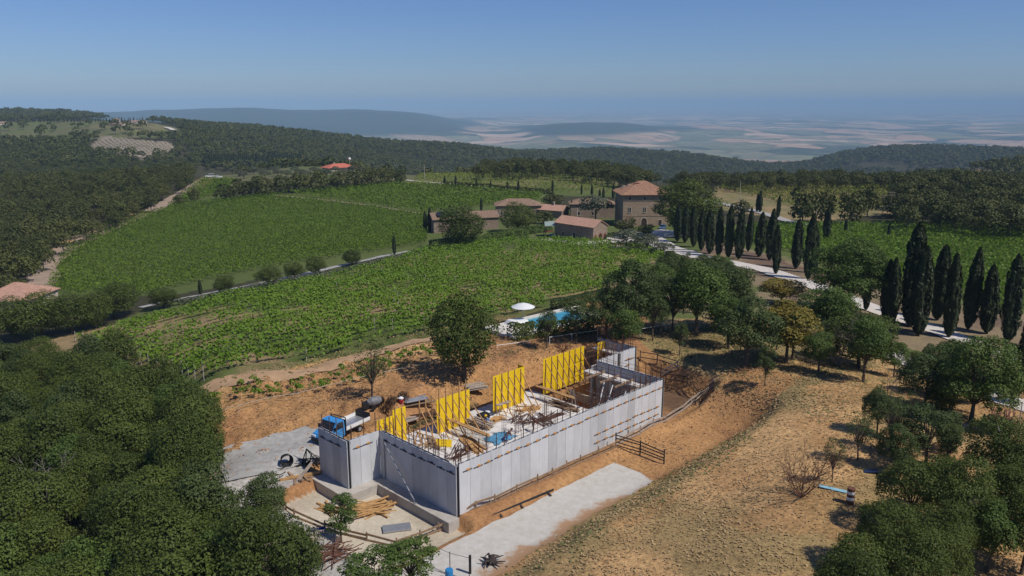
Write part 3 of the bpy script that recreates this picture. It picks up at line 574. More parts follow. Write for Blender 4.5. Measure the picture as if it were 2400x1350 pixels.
WOOD_R = [(1925, 1240), (1980, 1200), (2030, 1120), (2110, 1080), (2210, 1060), (2290, 1070), (2500, 1080), (2500, 1420), (1960, 1420), (1990, 1330)]
for p in scatter(WOOD_R, 4.0, 3.2, (15, 62, 18, 80), 16): put_tree(K_OAK if RNG.uniform() < .7 else K_GREEN, p, RNG.uniform(4.8, 7.2), 'dark oak of the thicket at the corner of the dry slope', 'tree', 'oaks of the slope thicket', name='thicket_tree')
SCRUB_R = [(1990, 1040), (2060, 960), (2130, 930), (2250, 1010), (2330, 1040), (2290, 1080), (2150, 1110), (2040, 1130)]
for p in scatter(SCRUB_R, 3.6, 2.0, (20, 75, 40, 110), 17): put_tree([K_SPARSE, K_BROAD, K_THIN][int(RNG.integers(3))], p, RNG.uniform(2.2, 5), 'low scrub bush on the weedy slope below the lane', 'bush', 'scrub of the weedy slope', name='scrub_bush')
BAND = [(1440, 800), (1480, 690), (1530, 630), (1600, 615), (1700, 632), (1770, 720), (2060, 760), (2060, 860), (1960, 840), (1880, 800), (1740, 800), (1600, 770)]
for p in scatter(BAND, 5.7, 3.5, (10, 75, 85, 170), 18): put_tree([K_BROAD, K_GREEN, K_SPARSE, K_THIN, K_SPARSE][int(RNG.integers(5))], p, RNG.uniform(4.5, 8.5), 'leafy tree in the belt between the avenue and the site', 'tree', 'trees of the belt below the avenue', name='belt_tree')
BAND2 = [(2080, 800), (2150, 800), (2420, 850), (2420, 940), (2330, 950), (2180, 960), (2100, 910)]
for p in scatter(BAND2, 6, 2.0, (30, 100, 60, 140), 19): put_tree([K_BROAD, K_GREEN, K_BUSHY][int(RNG.integers(3))], p, RNG.uniform(2.5, 5), 'leafy bush beside the gravel lane', 'bush', 'bushes beside the gravel lane', name='lane_bush')
# ---- single trees round the site and the villa: (kind, x, foot, top, width, label)
for k, px, py, top, wpx, lab in [
    (K_BUSHY, 1090, 893, 668, 165, 'tall dark oak on the earth bank behind the yellow formwork'),
    (K_THIN, 872, 940, 775, 105, 'thin half bare tree on the bank behind the blue pickup'),
    (K_SPARSE, 1282, 815, 715, 62, 'small tree hiding the middle of the swimming pool'),
    (K_SPARSE, 1350, 806, 690, 85, 'airy tree at the far end of the swimming pool'),
    (K_BROAD, 1420, 800, 672, 110, 'bushy tree behind the far corner of the concrete walls'),
    (K_BROAD, 1480, 792, 600, 135, 'tall tree between the vine rows and the concrete walls'),
    (K_THIN, 1530, 798, 660, 90, 'slim dark trunked tree behind the far concrete corner'),
    (K_SPARSE, 1576, 778, 628, 95, 'slim airy tree next to the dense green tree'),
    (K_GREEN, 1632, 785, 600, 140, 'dense green tree above the grassy bank'),
    (K_BROAD, 1700, 775, 600, 130, 'broad dark tree above the grassy bank'),
    (K_BROAD, 1748, 858, 690, 150, 'forked tree casting its shade down the bank'),
    (K_YELLOW, 1842, 852, 697, 128, 'big yellowing tree on the grassy bank'),
    (K_YELLOW, 1830, 715, 642, 110, 'smaller yellow green tree behind the yellowing tree'),
    (K_WIDE, 1985, 735, 552, 200, 'spreading locust tree rising over the avenue'),
    (K_GREEN, 1935, 800, 660, 130, 'bright green tree behind the bare tree'),
    (K_BUSHY, 2012, 862, 705, 160, 'round bushy tree at the end of the grassy bank'),
    (K_SPARSE, 1792, 905, 800, 55, 'thin young tree on the lip of the bank'),
    (K_BROAD, 2165, 960, 815, 120, 'dark tree beside the wire fence lane'),
    (K_WIDE, 2275, 990, 775, 190, 'wide light green tree beside the lane'),
    (K_BROAD, 2215, 930, 790, 110, 'bush like tree hiding the white lane'),
    (K_THIN, 2010, 1080, 950, 80, 'sparse scrub tree on the edge of the dry slope'),
    (K_THIN, 2085, 1060, 900, 90, 'bare stemmed scrub tree beside the parked scrap'),
    (K_SPARSE, 2170, 1090, 930, 120, 'scrub tree above the brown thicket'),
    (K_THIN, 1950, 1130, 1010, 60, 'small weak tree next to the rusty dead shrub'),
    (K_SAPL, 800, 1272, 1140, 105, 'slender sapling before the lumber pile'),
    (K_SAPL, 965, 1400, 1228, 140, 'light green sapling before the white concrete strip'),
    (K_SAPL, 880, 1440, 1262, 170, 'light green young tree at the fence line'),
    (K_BROAD, 700, 1390, 1235, 120, 'bush like tree behind the rusty rebar pile'),
    (K_BROAD, 620, 1230, 1105, 110, 'bushy tree at the end of the gravel track'),
    (K_BUSHY, 1607, 552, 402, 165, 'great dark tree beside the tall stone villa'),
    (K_BUSHY, 1080, 580, 468, 116, 'big round tree before the low stone barn'),
    (K_BUSHY, 1216, 545, 470, 96, 'round green tree before the hipped farmhouse'),
    (K_OLIVE, 1396, 522, 458, 66, 'round grey green tree behind the tiled annex'),
    (K_BUSHM, 1296, 492, 448, 52, 'round dark tree behind the small gabled house'),
    (K_BUSHM, 1275, 525, 490, 50, 'short bushy tree beside the small gabled house'),
    (K_BUSHM, 1465, 548, 508, 60, 'bushy tree at the corner of the villa'),
    (K_BUSHM, 1512, 555, 522, 44, 'small bush by the villa gate'),
    (K_OLIVE, 1468, 585, 538, 70, 'grey green olive in front of the villa court'),
    (K_OLIVE, 1515, 592, 550, 62, 'olive beside the white forecourt'),
    (K_OLIVE, 1555, 600, 568, 46, 'little silvery olive at the avenue start'),
    (K_BUSHM, 1880, 525, 428, 66, 'dark ivy clad tree behind the avenue'),
    (K_BUSHM, 1925, 520, 440, 56, 'leafy tree next to the ivy clad tree'),
    (K_BUSHM, 1995, 525, 440, 62, 'tree with a dark twiggy crown near the power poles'),
    (K_BUSHM, 2032, 508, 425, 44, 'narrow tree near the power poles'),
    (K_BUSHM, 1735, 506, 465, 46, 'round bush by the road behind the villa'),
    (K_BUSHM, 2100, 520, 470, 60, 'dark bush at the foot of the power poles')]:
    tree_px(k, px, py, top, lab, 'tree', None, wpx)
for i, (px, py, top, wpx) in enumerate([(268, 745, 655, 110), (384, 722, 666, 72), (528, 688, 638, 52), (630, 668, 622, 62), (690, 655, 610, 50), (742, 645, 598, 52), (826, 622, 580, 46), (30, 800, 690, 100), (100, 790, 672, 110), (170, 780, 680, 100), (225, 768, 675, 80)]):
    tree_px(K_BUSHY, px, py, top, f'{ORD[i if i < 7 else i - 7]} round dark tree along the grey lane, counted from the ' + ('gap by the pink roof' if i < 7 else 'pink roof itself'), 'tree', 'round trees along the grey lane', wpx)
for i, (px, py, top, wpx) in enumerate([(530, 466, 430, 55), (570, 460, 418, 60), (612, 456, 412, 60), (655, 450, 410, 55), (700, 447, 405, 60), (742, 444, 398, 62), (790, 441, 402, 55), (835, 437, 396, 58), (872, 434, 392, 50), (905, 431, 388, 44), (936, 428, 400, 34), (335, 495, 462, 30), (420, 480, 455, 26), (455, 470, 440, 30)]):
    tree_px(K_BUSHM, px, py + 3, top - 3, f'{ORD[i]} tree of the hedgerow below the red roofed house', 'tree', 'trees of the hedgerow between vineyards', wpx)
for i in range(26):
    px = 545 + i * 16 + RNG.uniform(-6, 6); py = 409 + (i % 3) * 5 - i * .2
    tree_px(K_OLIVE, px, py, py - RNG.uniform(14, 20), 'silvery olive of the grove before the far cypress row', 'tree', 'olives of the grove', 24)
for i in range(34):   # scrub dotted over the far left hill
    px = RNG.uniform(0, 400); py = RNG.uniform(288, 316); p = G(px, py)
    put_tree(K_FARTREE, p, RNG.uniform(6, 11), 'dark tree dotted on the far farm hill', 'tree', 'trees dotted on the farm hill')
tree_px(K_FARTREE, 95, 330, 292, 'tall dark tree on the slope below the far farm', 'tree', None, 20, 'hill_tree')

# ---- cypresses
for i, (px, py, top) in enumerate([(1587, 566, 478), (1605, 569, 480), (1625, 579, 483), (1643, 588, 490), (1663, 595, 492), (1683, 602, 486), (1706, 605, 482), (1731, 608, 490), (1753, 590, 488), (1778, 602, 498), (1803, 610, 490), (1818, 643, 528), (1865, 630, 515), (1893, 655, 502), (1904, 640, 530), (1935, 565, 482), (1981, 548, 512), (2082, 560, 522), (2029, 728, 625), (2075, 752, 608), (2087, 765, 605), (2132, 765, 523), (2151, 787, 578), (2195, 750, 574), (2223, 792, 594), (2268, 772, 578), (2312, 782, 620), (2361, 803, 597), (2398, 885, 735)]):
    tree_px(K_CYP, px, py, top, f'{ORD[i]} tall cypress of the avenue, counted from the villa', 'cypress', 'cypresses along the avenue')
for i, (px, py, top, nm) in enumerate([(997, 543, 495, 'beside the low stone barn, outer one'), (1007, 543, 487, 'beside the low stone barn, inner one'), (925, 598, 552, 'alone on the lane between the vineyards'), (1128, 498, 462, 'behind the great round tree'), (470, 692, 655, 'slim and young beside the grey lane'),
        (1042, 437, 412, 'at the top end of the pale field path'), (1068, 440, 411, 'near the top of the pale field path'), (1117, 442, 415, 'before the hedge on the field path'), (1150, 446, 422, 'after the hedge on the field path'), (1190, 449, 425, 'standing free below the yellowing field'), (1215, 451, 422, 'thick one below the yellowing field'), (1256, 452, 434, 'thin one below the yellowing field'),
        (1295, 451, 422, 'over the small round tree'), (1363, 457, 432, 'thin, behind the rear farmhouse'), (1387, 462, 432, 'between the rear farmhouse and the field'), (1405, 480, 443, 'close behind the rear farmhouse roof'), (1414, 474, 438, 'touching the rear farmhouse roof'), (1437, 467, 430, 'against the side of the tall villa'), (1340, 510, 470, 'small, between the farm roofs'),
        (1774, 497, 453, 'shorter of the pair behind the avenue'), (1781, 498, 447, 'taller of the pair behind the avenue'), (1823, 511, 457, 'alone behind the avenue by the road')]):
    tree_px(K_CYP, px, py, top, f'dark cypress {nm}', 'cypress')
for i in range(44):
    px = 482 + i * 5.2 + RNG.uniform(-1, 1); py = 391 - i * .03
    tree_px(K_CYPF, px, py, 360 + RNG.uniform(-3, 4), 'cypress in the long dark row beyond the olive grove', 'cypress', 'cypresses in the long row')
for i in range(46):
    px = 20 + i * 7 + RNG.uniform(-2, 2); py = 287 - i * .03
    tree_px(K_CYPF, px, py, 276 + RNG.uniform(-2, 2), 'tiny cypress in the row along the far ridge road', 'cypress', 'cypresses along the far ridge')

# ---- vineyards: every row is a thing
def world_poly(pp): return [tuple(G(*p)[:2]) for p in pp]
def vine_rows(polys, d, spacing, per_m, leaf, m, label, group, ordn=False, hgt=(.45, 1.75), halfw=.34, patchy=0.0, seed=1, posts=False, mass=None):
    rng = np.random.default_rng(seed); d = Vector(d).normalized(); d = np.array([d.x, d.y]); nrm = np.array([-d[1], d[0]]); W = [world_poly(p) for p in polys]
    pts = np.array([q for w in W for q in w]); a = pts @ d; b = pts @ nrm; rows = []
    for s in np.arange(b.min(), b.max(), spacing):
        t = np.arange(a.min(), a.max(), 1.0 / per_m) + rng.uniform(0, 1); n = len(t); t = t + rng.uniform(-.5, .5, n) / per_m * 2
        x = d[0] * t + nrm[0] * s; y = d[1] * t + nrm[1] * s; k = np.zeros(n, bool)
        for w in W: k |= in_poly(x, y, w)
        if patchy: k &= rng.uniform(0, 1, n) < np.clip(sstep(.25, .25 + patchy, fbm(x, y, 7, 3, 61)) * (.35 + .65 * sstep(.33, .5, fbm(x, y, 2.2, 2, 62))), .04, 1)
        if k.sum() < 6 * per_m * .3: continue
        x, y = x[k], y[k]; g = np.hypot(np.diff(x), np.diff(y)) > 9; cut = [0, *(np.nonzero(g)[0] + 1), len(x)] if not posts else [0, len(x)]
        rows += [(x[a:b], y[a:b]) for a, b in zip(cut, cut[1:]) if b - a > 6 * per_m * .3]
    posts_me = MB().tube([(0, 0, -.3), (0, 0, 1.9)], .05, 5).mesh('post', M_POST) if posts else None
    for i, (x, y) in enumerate(rows):
        if mass is None and i >= 80: break
        n = len(x); lat = rng.normal(0, halfw, n) * (1 + .5 * (fbm(x, y, 3, 2, 64) - .5)); hz = rng.beta(1.6, 1.3, n) * (hgt[1] - hgt[0]) * (.8 + .5 * fbm(x, y, 4, 2, 63)) + hgt[0]
        X = x + nrm[0] * lat; Y = y + nrm[1] * lat; Z = TZ(X, Y) + hz; o = np.array([X[0], Y[0], TZ1(X[0], Y[0])])
        P = np.stack([X, Y, Z], -1); Nn = np.stack([nrm[0] * np.sign(lat), nrm[1] * np.sign(lat), np.full(n, 1.0)], -1)
        if mass is not None: mass.append(leaves(rng, P, Nn, leaf, .75, .7)); continue
        me = quads_mesh('foliage' if posts else 'vine_row', leaves(rng, P - o, Nn, leaf, .75, .7), m)
        lab = label.format(ORD[i] if i < len(ORD) else '')
        if posts:
            r = thing('vine_row', lab, 'vine row', o, 0, group); link('foliage', me, r)
            for e in (0, n // 3, 2 * n // 3, n - 1): link('post', posts_me, r, (x[e] - o[0], y[e] - o[1], TZ1(x[e], y[e]) - o[2]))
        else: tag(link('vine_row', me, None, o), lab, 'vine row', group)
    return len(rows)
M_POST = mat('weathered_post', (.42, .38, .32), .9, .15, 5)
gd = G(1395, 690) - G(480, 905)
MIDP = [(478, 900), (1010, 782), (1400, 688), (1480, 650), (1560, 605), (1500, 585), (1395, 568), (1200, 566), (1010, 585), (930, 612), (760, 655), (640, 680), (480, 712), (420, 738), (250, 785), (170, 800), (280, 835), (430, 880)]
nr1 = vine_rows([MIDP], gd, 2.9, 34, .42, M_VINE, '{} vine row of the middle vineyard, counted from the building site', 'vine rows of the middle vineyard', True, halfw=.25, patchy=.14, seed=5, posts=True)
fd = G(820, 610) - G(300, 545)
nr2 = vine_rows([[(112, 688), (150, 592), (255, 525), (420, 482), (636, 459), (820, 480), (1000, 503), (1000, 572), (905, 588), (700, 618), (400, 678), (330, 700)]], fd, 2.8, 17, .46, M_VINE2, '{} dark green vine row of the wide vineyard, counted across from the lane', 'vine rows of the wide vineyard', seed=6, halfw=.6)
nr3 = vine_rows([[(655, 454), (940, 430), (1272, 455), (1262, 470), (1180, 480), (1000, 499), (820, 474)], [(390, 488), (480, 421), (560, 424), (520, 455), (440, 475)]], fd, 3.2, 7, .75, M_VINE2, '{} vine row of the upper green vineyard, counted towards the hedgerow', 'vine rows of the upper green vineyard', seed=7, halfw=.6)
ad = G(2300, 620) - G(1750, 545)
nr4 = vine_rows([[(1700, 562), (1760, 532), (1900, 528), (2500, 535), (2500, 740), (2300, 715), (2100, 655), (1900, 605)]], Vector((-.25, 1, 0)), 2.6, 9, .62, M_VINE, '{} lush vine row behind the cypress avenue, counted across the field', 'vine rows behind the avenue', seed=8, halfw=.5)
M_nr5 = []; nr5 = vine_rows([[(965, 437), (980, 412), (1080, 405), (1225, 402), (1300, 408), (1440, 424), (1440, 452), (1285, 452), (1150, 438)]], Vector((.25, 1, 0)), 3.4, 2.4, .8, M_VINE3, 'pale vine row of the yellowing field above the farm', 'pale vine rows of the yellowing field', seed=9, halfw=.4, mass=M_nr5)
tag(link('distant_vines', quads_mesh('distant_vines', np.concatenate(M_nr5), M_VINE3)), 'pale vine rows of the yellowing field above the farm', kind='stuff')
nr6 = vine_rows([[(1672, 478), (1690, 436), (2085, 436), (2100, 486), (1960, 505), (1860, 500), (1790, 486)]], Vector((-.1, 1, 0)), 3.2, 5.0, .75, M_VINE3, '{} light green vine row of the upper vineyard behind the villa', 'vine rows of the upper vineyard', seed=10, halfw=.45)
sdir = G(318, 362) - G(268, 326)
M_nr7 = []; nr7 = vine_rows([[(212, 350), (238, 322), (400, 338), (414, 362), (330, 366)]], sdir, 4.4, 1.5, .8, M_OAKF, 'vine row of the striped far vineyard on the hillside', 'vine rows of the striped far vineyard', seed=12, halfw=.12, mass=M_nr7)
tag(link('distant_vines', quads_mesh('distant_vines', np.concatenate(M_nr7), M_OAKF)), 'vine rows of the striped far vineyard on the hillside', kind='stuff')
M_nr8 = []; nr8 = vine_rows([[(2085, 408), (2110, 398), (2200, 400), (2300, 408), (2320, 416), (2180, 412)]], Vector((.2, 1, 0)), 4.5, .7, 1.3, M_OAKF, 'vine row of the small striped plot beyond the wood', 'vine rows of the striped plot', seed=13, halfw=.3, mass=M_nr8)
tag(link('distant_vines', quads_mesh('distant_vines', np.concatenate(M_nr8), M_OAKF)), 'vine rows of the small striped plot beyond the wood', kind='stuff')
print('rows', nr1, nr2, nr3, nr4, nr5, nr6, nr7, nr8)
# young vines in the bare strip between headland and bank
YV = make_kind('young_vine', M_VINE, 20, 60, .34, .35, .15, 5, .5, .22, 2, joined=True, limbs=2, tr=.02)
yp = world_poly([(470, 948), (680, 900), (880, 855), (1040, 812), (1060, 842), (900, 875), (700, 925), (500, 972)]); d0 = gd.normalized(); nv = 0
for s in np.arange(-12, 12, 1.25):
    for t in np.arange(-10, 60, 1.5):
        q = G(480, 945) + d0 * t + Vector((-d0.y, d0.x, 0)) * s
        if nv < 290 and in_poly(np.array([q.x]), np.array([q.y]), yp)[0] and RNG.uniform() > .22:
            q.z = TZ1(q.x, q.y); put_tree(YV, q + Vector(RNG.normal(0, .15, 3) * [1, 1, 0]), RNG.uniform(.8, 1.35), 'small young vine plant in the bare planted strip', 'vine', 'young vines of the bare strip'); nv += 1

# ---- ground cover nobody could count: dry grass, weeds and clods of earth
def tufts(name, zone_uw, polys, n, size, m, label, seed, up=.0, dmax=150, lift=.05):
    rng = np.random.default_rng(seed); u = rng.uniform(-18, 62, n * 4); w = rng.uniform(-58, 40, n * 4); x = CORNER[0] + UU[0] * u + WW[0] * w; y = CORNER[1] + UU[1] * u + WW[1] * w; D = np.hypot(x, y)
    k = (y > 15) & (D < dmax) & (D > 38); x, y, u, w, D = x[k], y[k], u[k], w[k], D[k]; z = base_z(x, y); px, py = to_px(x, y, z); k = np.zeros(len(x), bool)
    for p in polys: k |= in_poly(px, py, p)
    if zone_uw: k |= zone_uw(u, w)
    k &= rng.uniform(0, 1, len(x)) < .25 + .9 * sstep(.4, .62, fbm(x, y, 3.0, 3, seed)); k &= (px > -50) & (px < 2450) & (py < 1420); x, y = x[k][:n], y[k][:n]; z = TZ(x, y)
    P = np.stack([x, y, z + lift], -1); Nn = np.stack([rng.normal(0, 1, len(x)), rng.normal(0, 1, len(x)), np.full(len(x), up)], -1)
    return tag(link(name, quads_mesh(name, leaves(rng, P, Nn, size, .6, .3), m)), label, kind='stuff')
M_STRAW = leaf_mat('dry_grass_blades', (.36, .24, .11), (.56, .41, .22), .2, 0); M_WEED = leaf_mat('green_weeds', (.13, .145, .045), (.22, .215, .08), .2, 0); M_CLOD = leaf_mat('earth_clods_soil', (.26, .15, .075), (.48, .30, .165), 0, 0)
berm = lambda u, w: (w < -8.2) & (u > -14)
SLOPE = [(1480, 770), (1700, 745), (2050, 810), (2110, 880), (1960, 1010), (1690, 910), (1560, 850)]
tufts('dry_grass', berm, [SLOPE], 30000, .24, M_STRAW, 'short straw coloured grass of the dry slopes', 71, 3.5)
tufts('weeds', lambda u, w: (w < -7.6) & (w > -12.5) & (u > -14) & (u < 45), [SLOPE, [(440, 905), (1040, 785), (1060, 850), (880, 880), (480, 985)], [(1060, 850), (1200, 800), (1400, 780), (1420, 800), (1200, 830)]], 11000, .28, M_WEED, 'green weeds along the foot of the dry slope and the headland', 72, 1.6)
tufts('earth_clods', lambda u, w: ((w > 17) & (w < 40) & (u > -14) & (u < 44)) | ((w > -10) & (w < -1.2) & (u > 18) & (u < 44)), [], 22000, .24, M_CLOD, 'clods and stones of the dug red earth', 73, 1.8, lift=.03)
# ================================================================ THE BUILDING SITE
def GP(px, py, z):
    d = ray(px, py); t = (z - CAMZ) / d[2]; return Vector((d[0] * t, d[1] * t, z))
def concrete_mat(name, col, var, streak=True):
    m, t, b = nodes_of(name); L = t.links.new; N = t.nodes.new; b.inputs['Roughness'].default_value = .85; b.inputs['Specular IOR Level'].default_value = .2
    oi = N('ShaderNodeObjectInfo'); tc = N('ShaderNodeTexCoord'); geo = N('ShaderNodeNewGeometry')
    mp = N('ShaderNodeMapping'); mp.inputs['Scale'].default_value = (1.0, 1.0, .45 if streak else 1.2); L(geo.outputs['Position'], mp.inputs[0])
    n = N('ShaderNodeTexNoise'); n.inputs['Scale'].default_value = 1.4; n.inputs['Detail'].default_value = 7; n.inputs['Roughness'].default_value = .6; L(mp.outputs[0], n.inputs['Vector'])
    a = N('ShaderNodeMath'); a.operation = 'MULTIPLY_ADD'; a.inputs[1].default_value = .30; a.inputs[2].default_value = .85; L(oi.outputs['Random'], a.inputs[0])
    r = N('ShaderNodeMapRange'); r.inputs[1].default_value = .3; r.inputs[2].default_value = .7; r.inputs[3].default_value = 1 - var; r.inputs[4].default_value = 1 + var; L(n.outputs[0], r.inputs[0])
    mu = N('ShaderNodeMath'); mu.operation = 'MULTIPLY'; L(a.outputs[0], mu.inputs[0]); L(r.outputs[0], mu.inputs[1])
    v = N('ShaderNodeVectorMath'); v.operation = 'SCALE'; v.inputs[0].default_value = col; L(mu.outputs[0], v.inputs['Scale']); L(v.outputs[0], b.inputs['Base Color'])
    return m
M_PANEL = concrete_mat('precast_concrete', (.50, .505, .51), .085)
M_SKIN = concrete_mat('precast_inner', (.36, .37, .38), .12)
M_FLOOR = concrete_mat('site_floor', (.56, .53, .49), .22, False)
M_FOOT = concrete_mat('footing_concrete', (.44, .40, .35), .16, False)

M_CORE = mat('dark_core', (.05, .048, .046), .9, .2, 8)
M_REBAR = mat('rusty_rebar', (.115, .055, .038), .8, .3, 5)
M_RUSTY = mat('rusty_steel', (.17, .075, .045), .85, .3, 4)
M_YEL = mat('yellow_formwork', (.84, .56, .012), .5, .09, 1.6, spec=.35)
M_TIMB = mat('new_timber', (.52, .30, .12), .75, .2, 3)
M_TIMB2 = mat('weathered_timber', (.30, .20, .125), .85, .25, 3)
M_TIMB3 = mat('grey_timber', (.40, .33, .27), .85, .2, 3)
M_DARKT = mat('dark_batten', (.06, .045, .04), .8, .2, 4)
M_ORG = mat('orange_clamp', (.60, .27, .05), .6, .15, 8)
M_STEEL = mat('galvanised_steel', (.45, .46, .48), .4, .12, 4, metal=.6)
M_DARKMETAL = mat('dark_metal', (.035, .035, .038), .5, .2, 5, metal=.4)
M_BLACKR = mat('black_rubber', (.018, .018, .018), .7, .2, 6)
M_BLUETARP = mat('blue_tarpaulin', (.10, .30, .48), .5, .25, 3, .03, 6)
M_WHITE = mat('white_paint', (.76, .76, .74), .5, .05, 3)
M_EARTHP = mat('piled_earth', (.34, .20, .10), .95, .2, 4, .05, 8)
B = thing('unfinished_building', 'long unfinished concrete basement with pale precast walls and yellow formwork inside', 'building', S(0, 0), TH)
HW = 4.5
def lp(mb, name, m, label=None): return part(name, mb, m, B, label)
_bat = MB().box((0, -.03, 0), (1.02, .05, .055)).mesh('batten', M_DARKT); _wed = MB().box((0, -.05, .05), (.34, .11, .075)).box((.03, -.06, .115), (.16, .09, .05)).mesh('wedge', M_ORG)
_rb = MB().tube([(0, 0, 0), (0, 0, 2.75)], .042, 5).mesh('rebar', M_REBAR); _rb2 = MB().tube([(0, 0, 0), (0, 0, 1.7)], .022, 4).mesh('rebar', M_REBAR)
rngb = random.Random(4)
_wed_shaded = _wed.copy(); _wed_shaded.materials[0] = M_DARKT  # wedges of the shaded walls, the shade put in as a dark colour
def wall(p0, p1, seams, ends=(0, 0), bars=True, tie=True, battens=(), z0=0.0, wed=None):
    p0, p1 = Vector((*p0, 0)), Vector((*p1, 0)); d = (p1 - p0); Ln = d.length; d.normalize(); n = Vector((-d.y, d.x, 0))      # n points inside
    ang = math.atan2(d.y, d.x); T = .34; n_p = max(1, round(Ln / seams)); w = Ln / n_p
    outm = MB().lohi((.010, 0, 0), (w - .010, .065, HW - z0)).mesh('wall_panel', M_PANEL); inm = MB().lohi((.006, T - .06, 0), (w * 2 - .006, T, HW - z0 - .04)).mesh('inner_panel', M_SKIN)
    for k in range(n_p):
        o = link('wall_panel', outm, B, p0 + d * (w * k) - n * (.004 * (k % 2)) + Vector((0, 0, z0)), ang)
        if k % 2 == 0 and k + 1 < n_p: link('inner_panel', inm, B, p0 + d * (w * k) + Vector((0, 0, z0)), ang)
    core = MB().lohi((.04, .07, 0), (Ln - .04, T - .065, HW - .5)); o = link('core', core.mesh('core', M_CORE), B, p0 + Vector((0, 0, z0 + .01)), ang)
    lat = MB()                                                                                # lattice steel seen at open ends and along the top
    for e, s in ((0, ends[0]), (Ln, ends[1])):
        if s:
            for z in np.arange(z0 + .15, HW, .19): lat.bar((e, .075, z), (e, T - .07, z), .05, .045)
            for yy in (.10, T - .10): lat.bar((e, yy, z0 + .1), (e, yy, HW + .2), .035)
    for t in np.arange(.3, Ln, .6): lat.bar((t, .06, HW - .12), (t + .3, T - .06, HW - .05), .02); lat.bar((t + .3, T - .06, HW - .05), (t + .6, .06, HW - .12), .02)
    link('lattice', lat.mesh('lattice', M_DARKMETAL), B, p0, ang)
    if bars:
        t = rngb.uniform(.2, .8)
        while t < Ln:
            link('rebar', _rb, B, p0 + d * t + n * (T / 2 + rngb.uniform(-.05, .05)) + Vector((0, 0, HW - rngb.uniform(.9, 1.5))), rngb.uniform(0, 3)); t += rngb.uniform(.75, 1.35)
        for k in range(int(Ln * .9)): link('rebar', _rb2, B, p0 + d * rngb.uniform(.1, Ln) + n * rngb.uniform(.1, T - .08) + Vector((0, 0, HW - rngb.uniform(.7, 1.3))), rngb.uniform(0, 3))
    if tie:
        for z, a, b in ((HW + .33, 0, 1), (HW + .72, .02, .5), (HW + .62, .5, .97)):
            link('tie_bar', MB().tube([(Ln * a, T / 2, z), (Ln * (a + b) / 2, T / 2 + .05, z - .06), (Ln * b, T / 2, z + .04)], .018, 4).mesh('tie_bar', M_REBAR), B, p0, ang)
    for z, t0, t1, st in battens:
        t = t0
        while t < t1:
            o = link('batten', _bat, B, p0 + d * t + Vector((0, 0, z + rngb.uniform(-.05, .05))) - n * .006, ang); link('wedge', wed or _wed, o, (rngb.uniform(-.1, .1), 0, 0)); t += st
wall((.34, 0), (29.27, 0), 1.2, battens=((3.72, .9, 28.6, 1.2), (1.72, 18.0, 28.6, 1.24), (.78, 18.0, 28.6, 1.24)))
wall((0, 10.4), (0, 0), 1.16, (0, 1), battens=((3.72, 1.0, 9.9, 1.25),), wed=_wed_shaded)
wall((-3.16, 10.4), (0, 10.4), 1.15, tie=False, battens=((3.62, .8, 2.8, 1.05),))
wall((-3.5, 15.0), (-3.5, 10.4), 1.15, (1, 1), battens=((3.72, .8, 4.2, 1.2),), wed=_wed_shaded)
wall((29.6, 0), (29.6, 9.0), 1.2, (1, 0))
wall((29.75, 9.0), (36.67, 9.0), 1.2, tie=False, battens=((3.3, 5.4, 6.8, .9), (2.6, 5.4, 6.2, .9), (3.3, 1.8, 2.6, 1)))
wall((37.0, 9.0), (37.0, 15.0), 1.2, (1, 0))
lp(MB().lohi((33.3, 8.92, 0), (33.55, 8.99, 4.5)), 'joint_cover', M_CORE)
lp(MB().lohi((.4, .4, .02), (25.3, 15.6, .40)), 'floor_slab', M_FLOOR); lp(MB().lohi((-3.1, 10.8, .02), (.39, 15.4, .40)), 'floor_slab', M_FLOOR)
lp(MB().lohi((-1.15, -.32, -1.1), (-.004, 9.35, .0)), 'footing', M_FOOT); lp(MB().lohi((-4.65, 9.36, -1.1), (-.004, 10.39, .004)), 'footing', M_FOOT); lp(MB().lohi((-4.66, 10.4, -1.1), (-3.51, 15.4, .0)), 'footing', M_FOOT)
lp(MB().lohi((28.0, .6, 3.3), (29.2, 8.9, 3.48)), 'edge_slab', M_FLOOR); lp(MB().lohi((29.9, 9.5, 3.3), (36.6, 10.3, 3.48)), 'edge_slab', M_FLOOR); lp(MB().lohi((35.6, 11.2, 3.3), (36.6, 14.8, 3.48)), 'edge_slab', M_FLOOR)
lp(MB().lohi((28.0, 9.1, 3.3), (29.5, 9.8, 3.48)), 'edge_slab', M_FLOOR)
for x, y in ((28.2, 3), (28.2, 6), (28.2, 8.7), (30.2, 10.1), (33, 10.1)): lp(MB().box((x, y, .25), (.3, .3, 6.08)), 'column', M_FOOT)
lp(MB().lohi((29.2, .35, -3), (29.58, 13, -.01)), 'foundation', M_FOOT); lp(MB().lohi((25.2, .35, -3), (25.5, 13.4, .015)), 'foundation', M_FOOT); lp(MB().lohi((25.5, .02, -3), (29.2, .34, -.01)), 'foundation', M_FOOT)
# push-pull prop in the re-entrant corner
solo('steel_prop', MB().tube([(-.12, 9.7, .1), (-.1, 9.72, 3.9)], .07, 8).tube([(-.16, 9.5, 3.7), (-.5, 7.0, 1.8), (-.95, 4.3, .12)], [.06, .085, .06], 8).box((-.98, 4.2, .04), (.25, .25, .06)), M_STEEL, 'long galvanised push prop leaning in the corner of the shaded walls', 'prop', S(0, 0), TH)

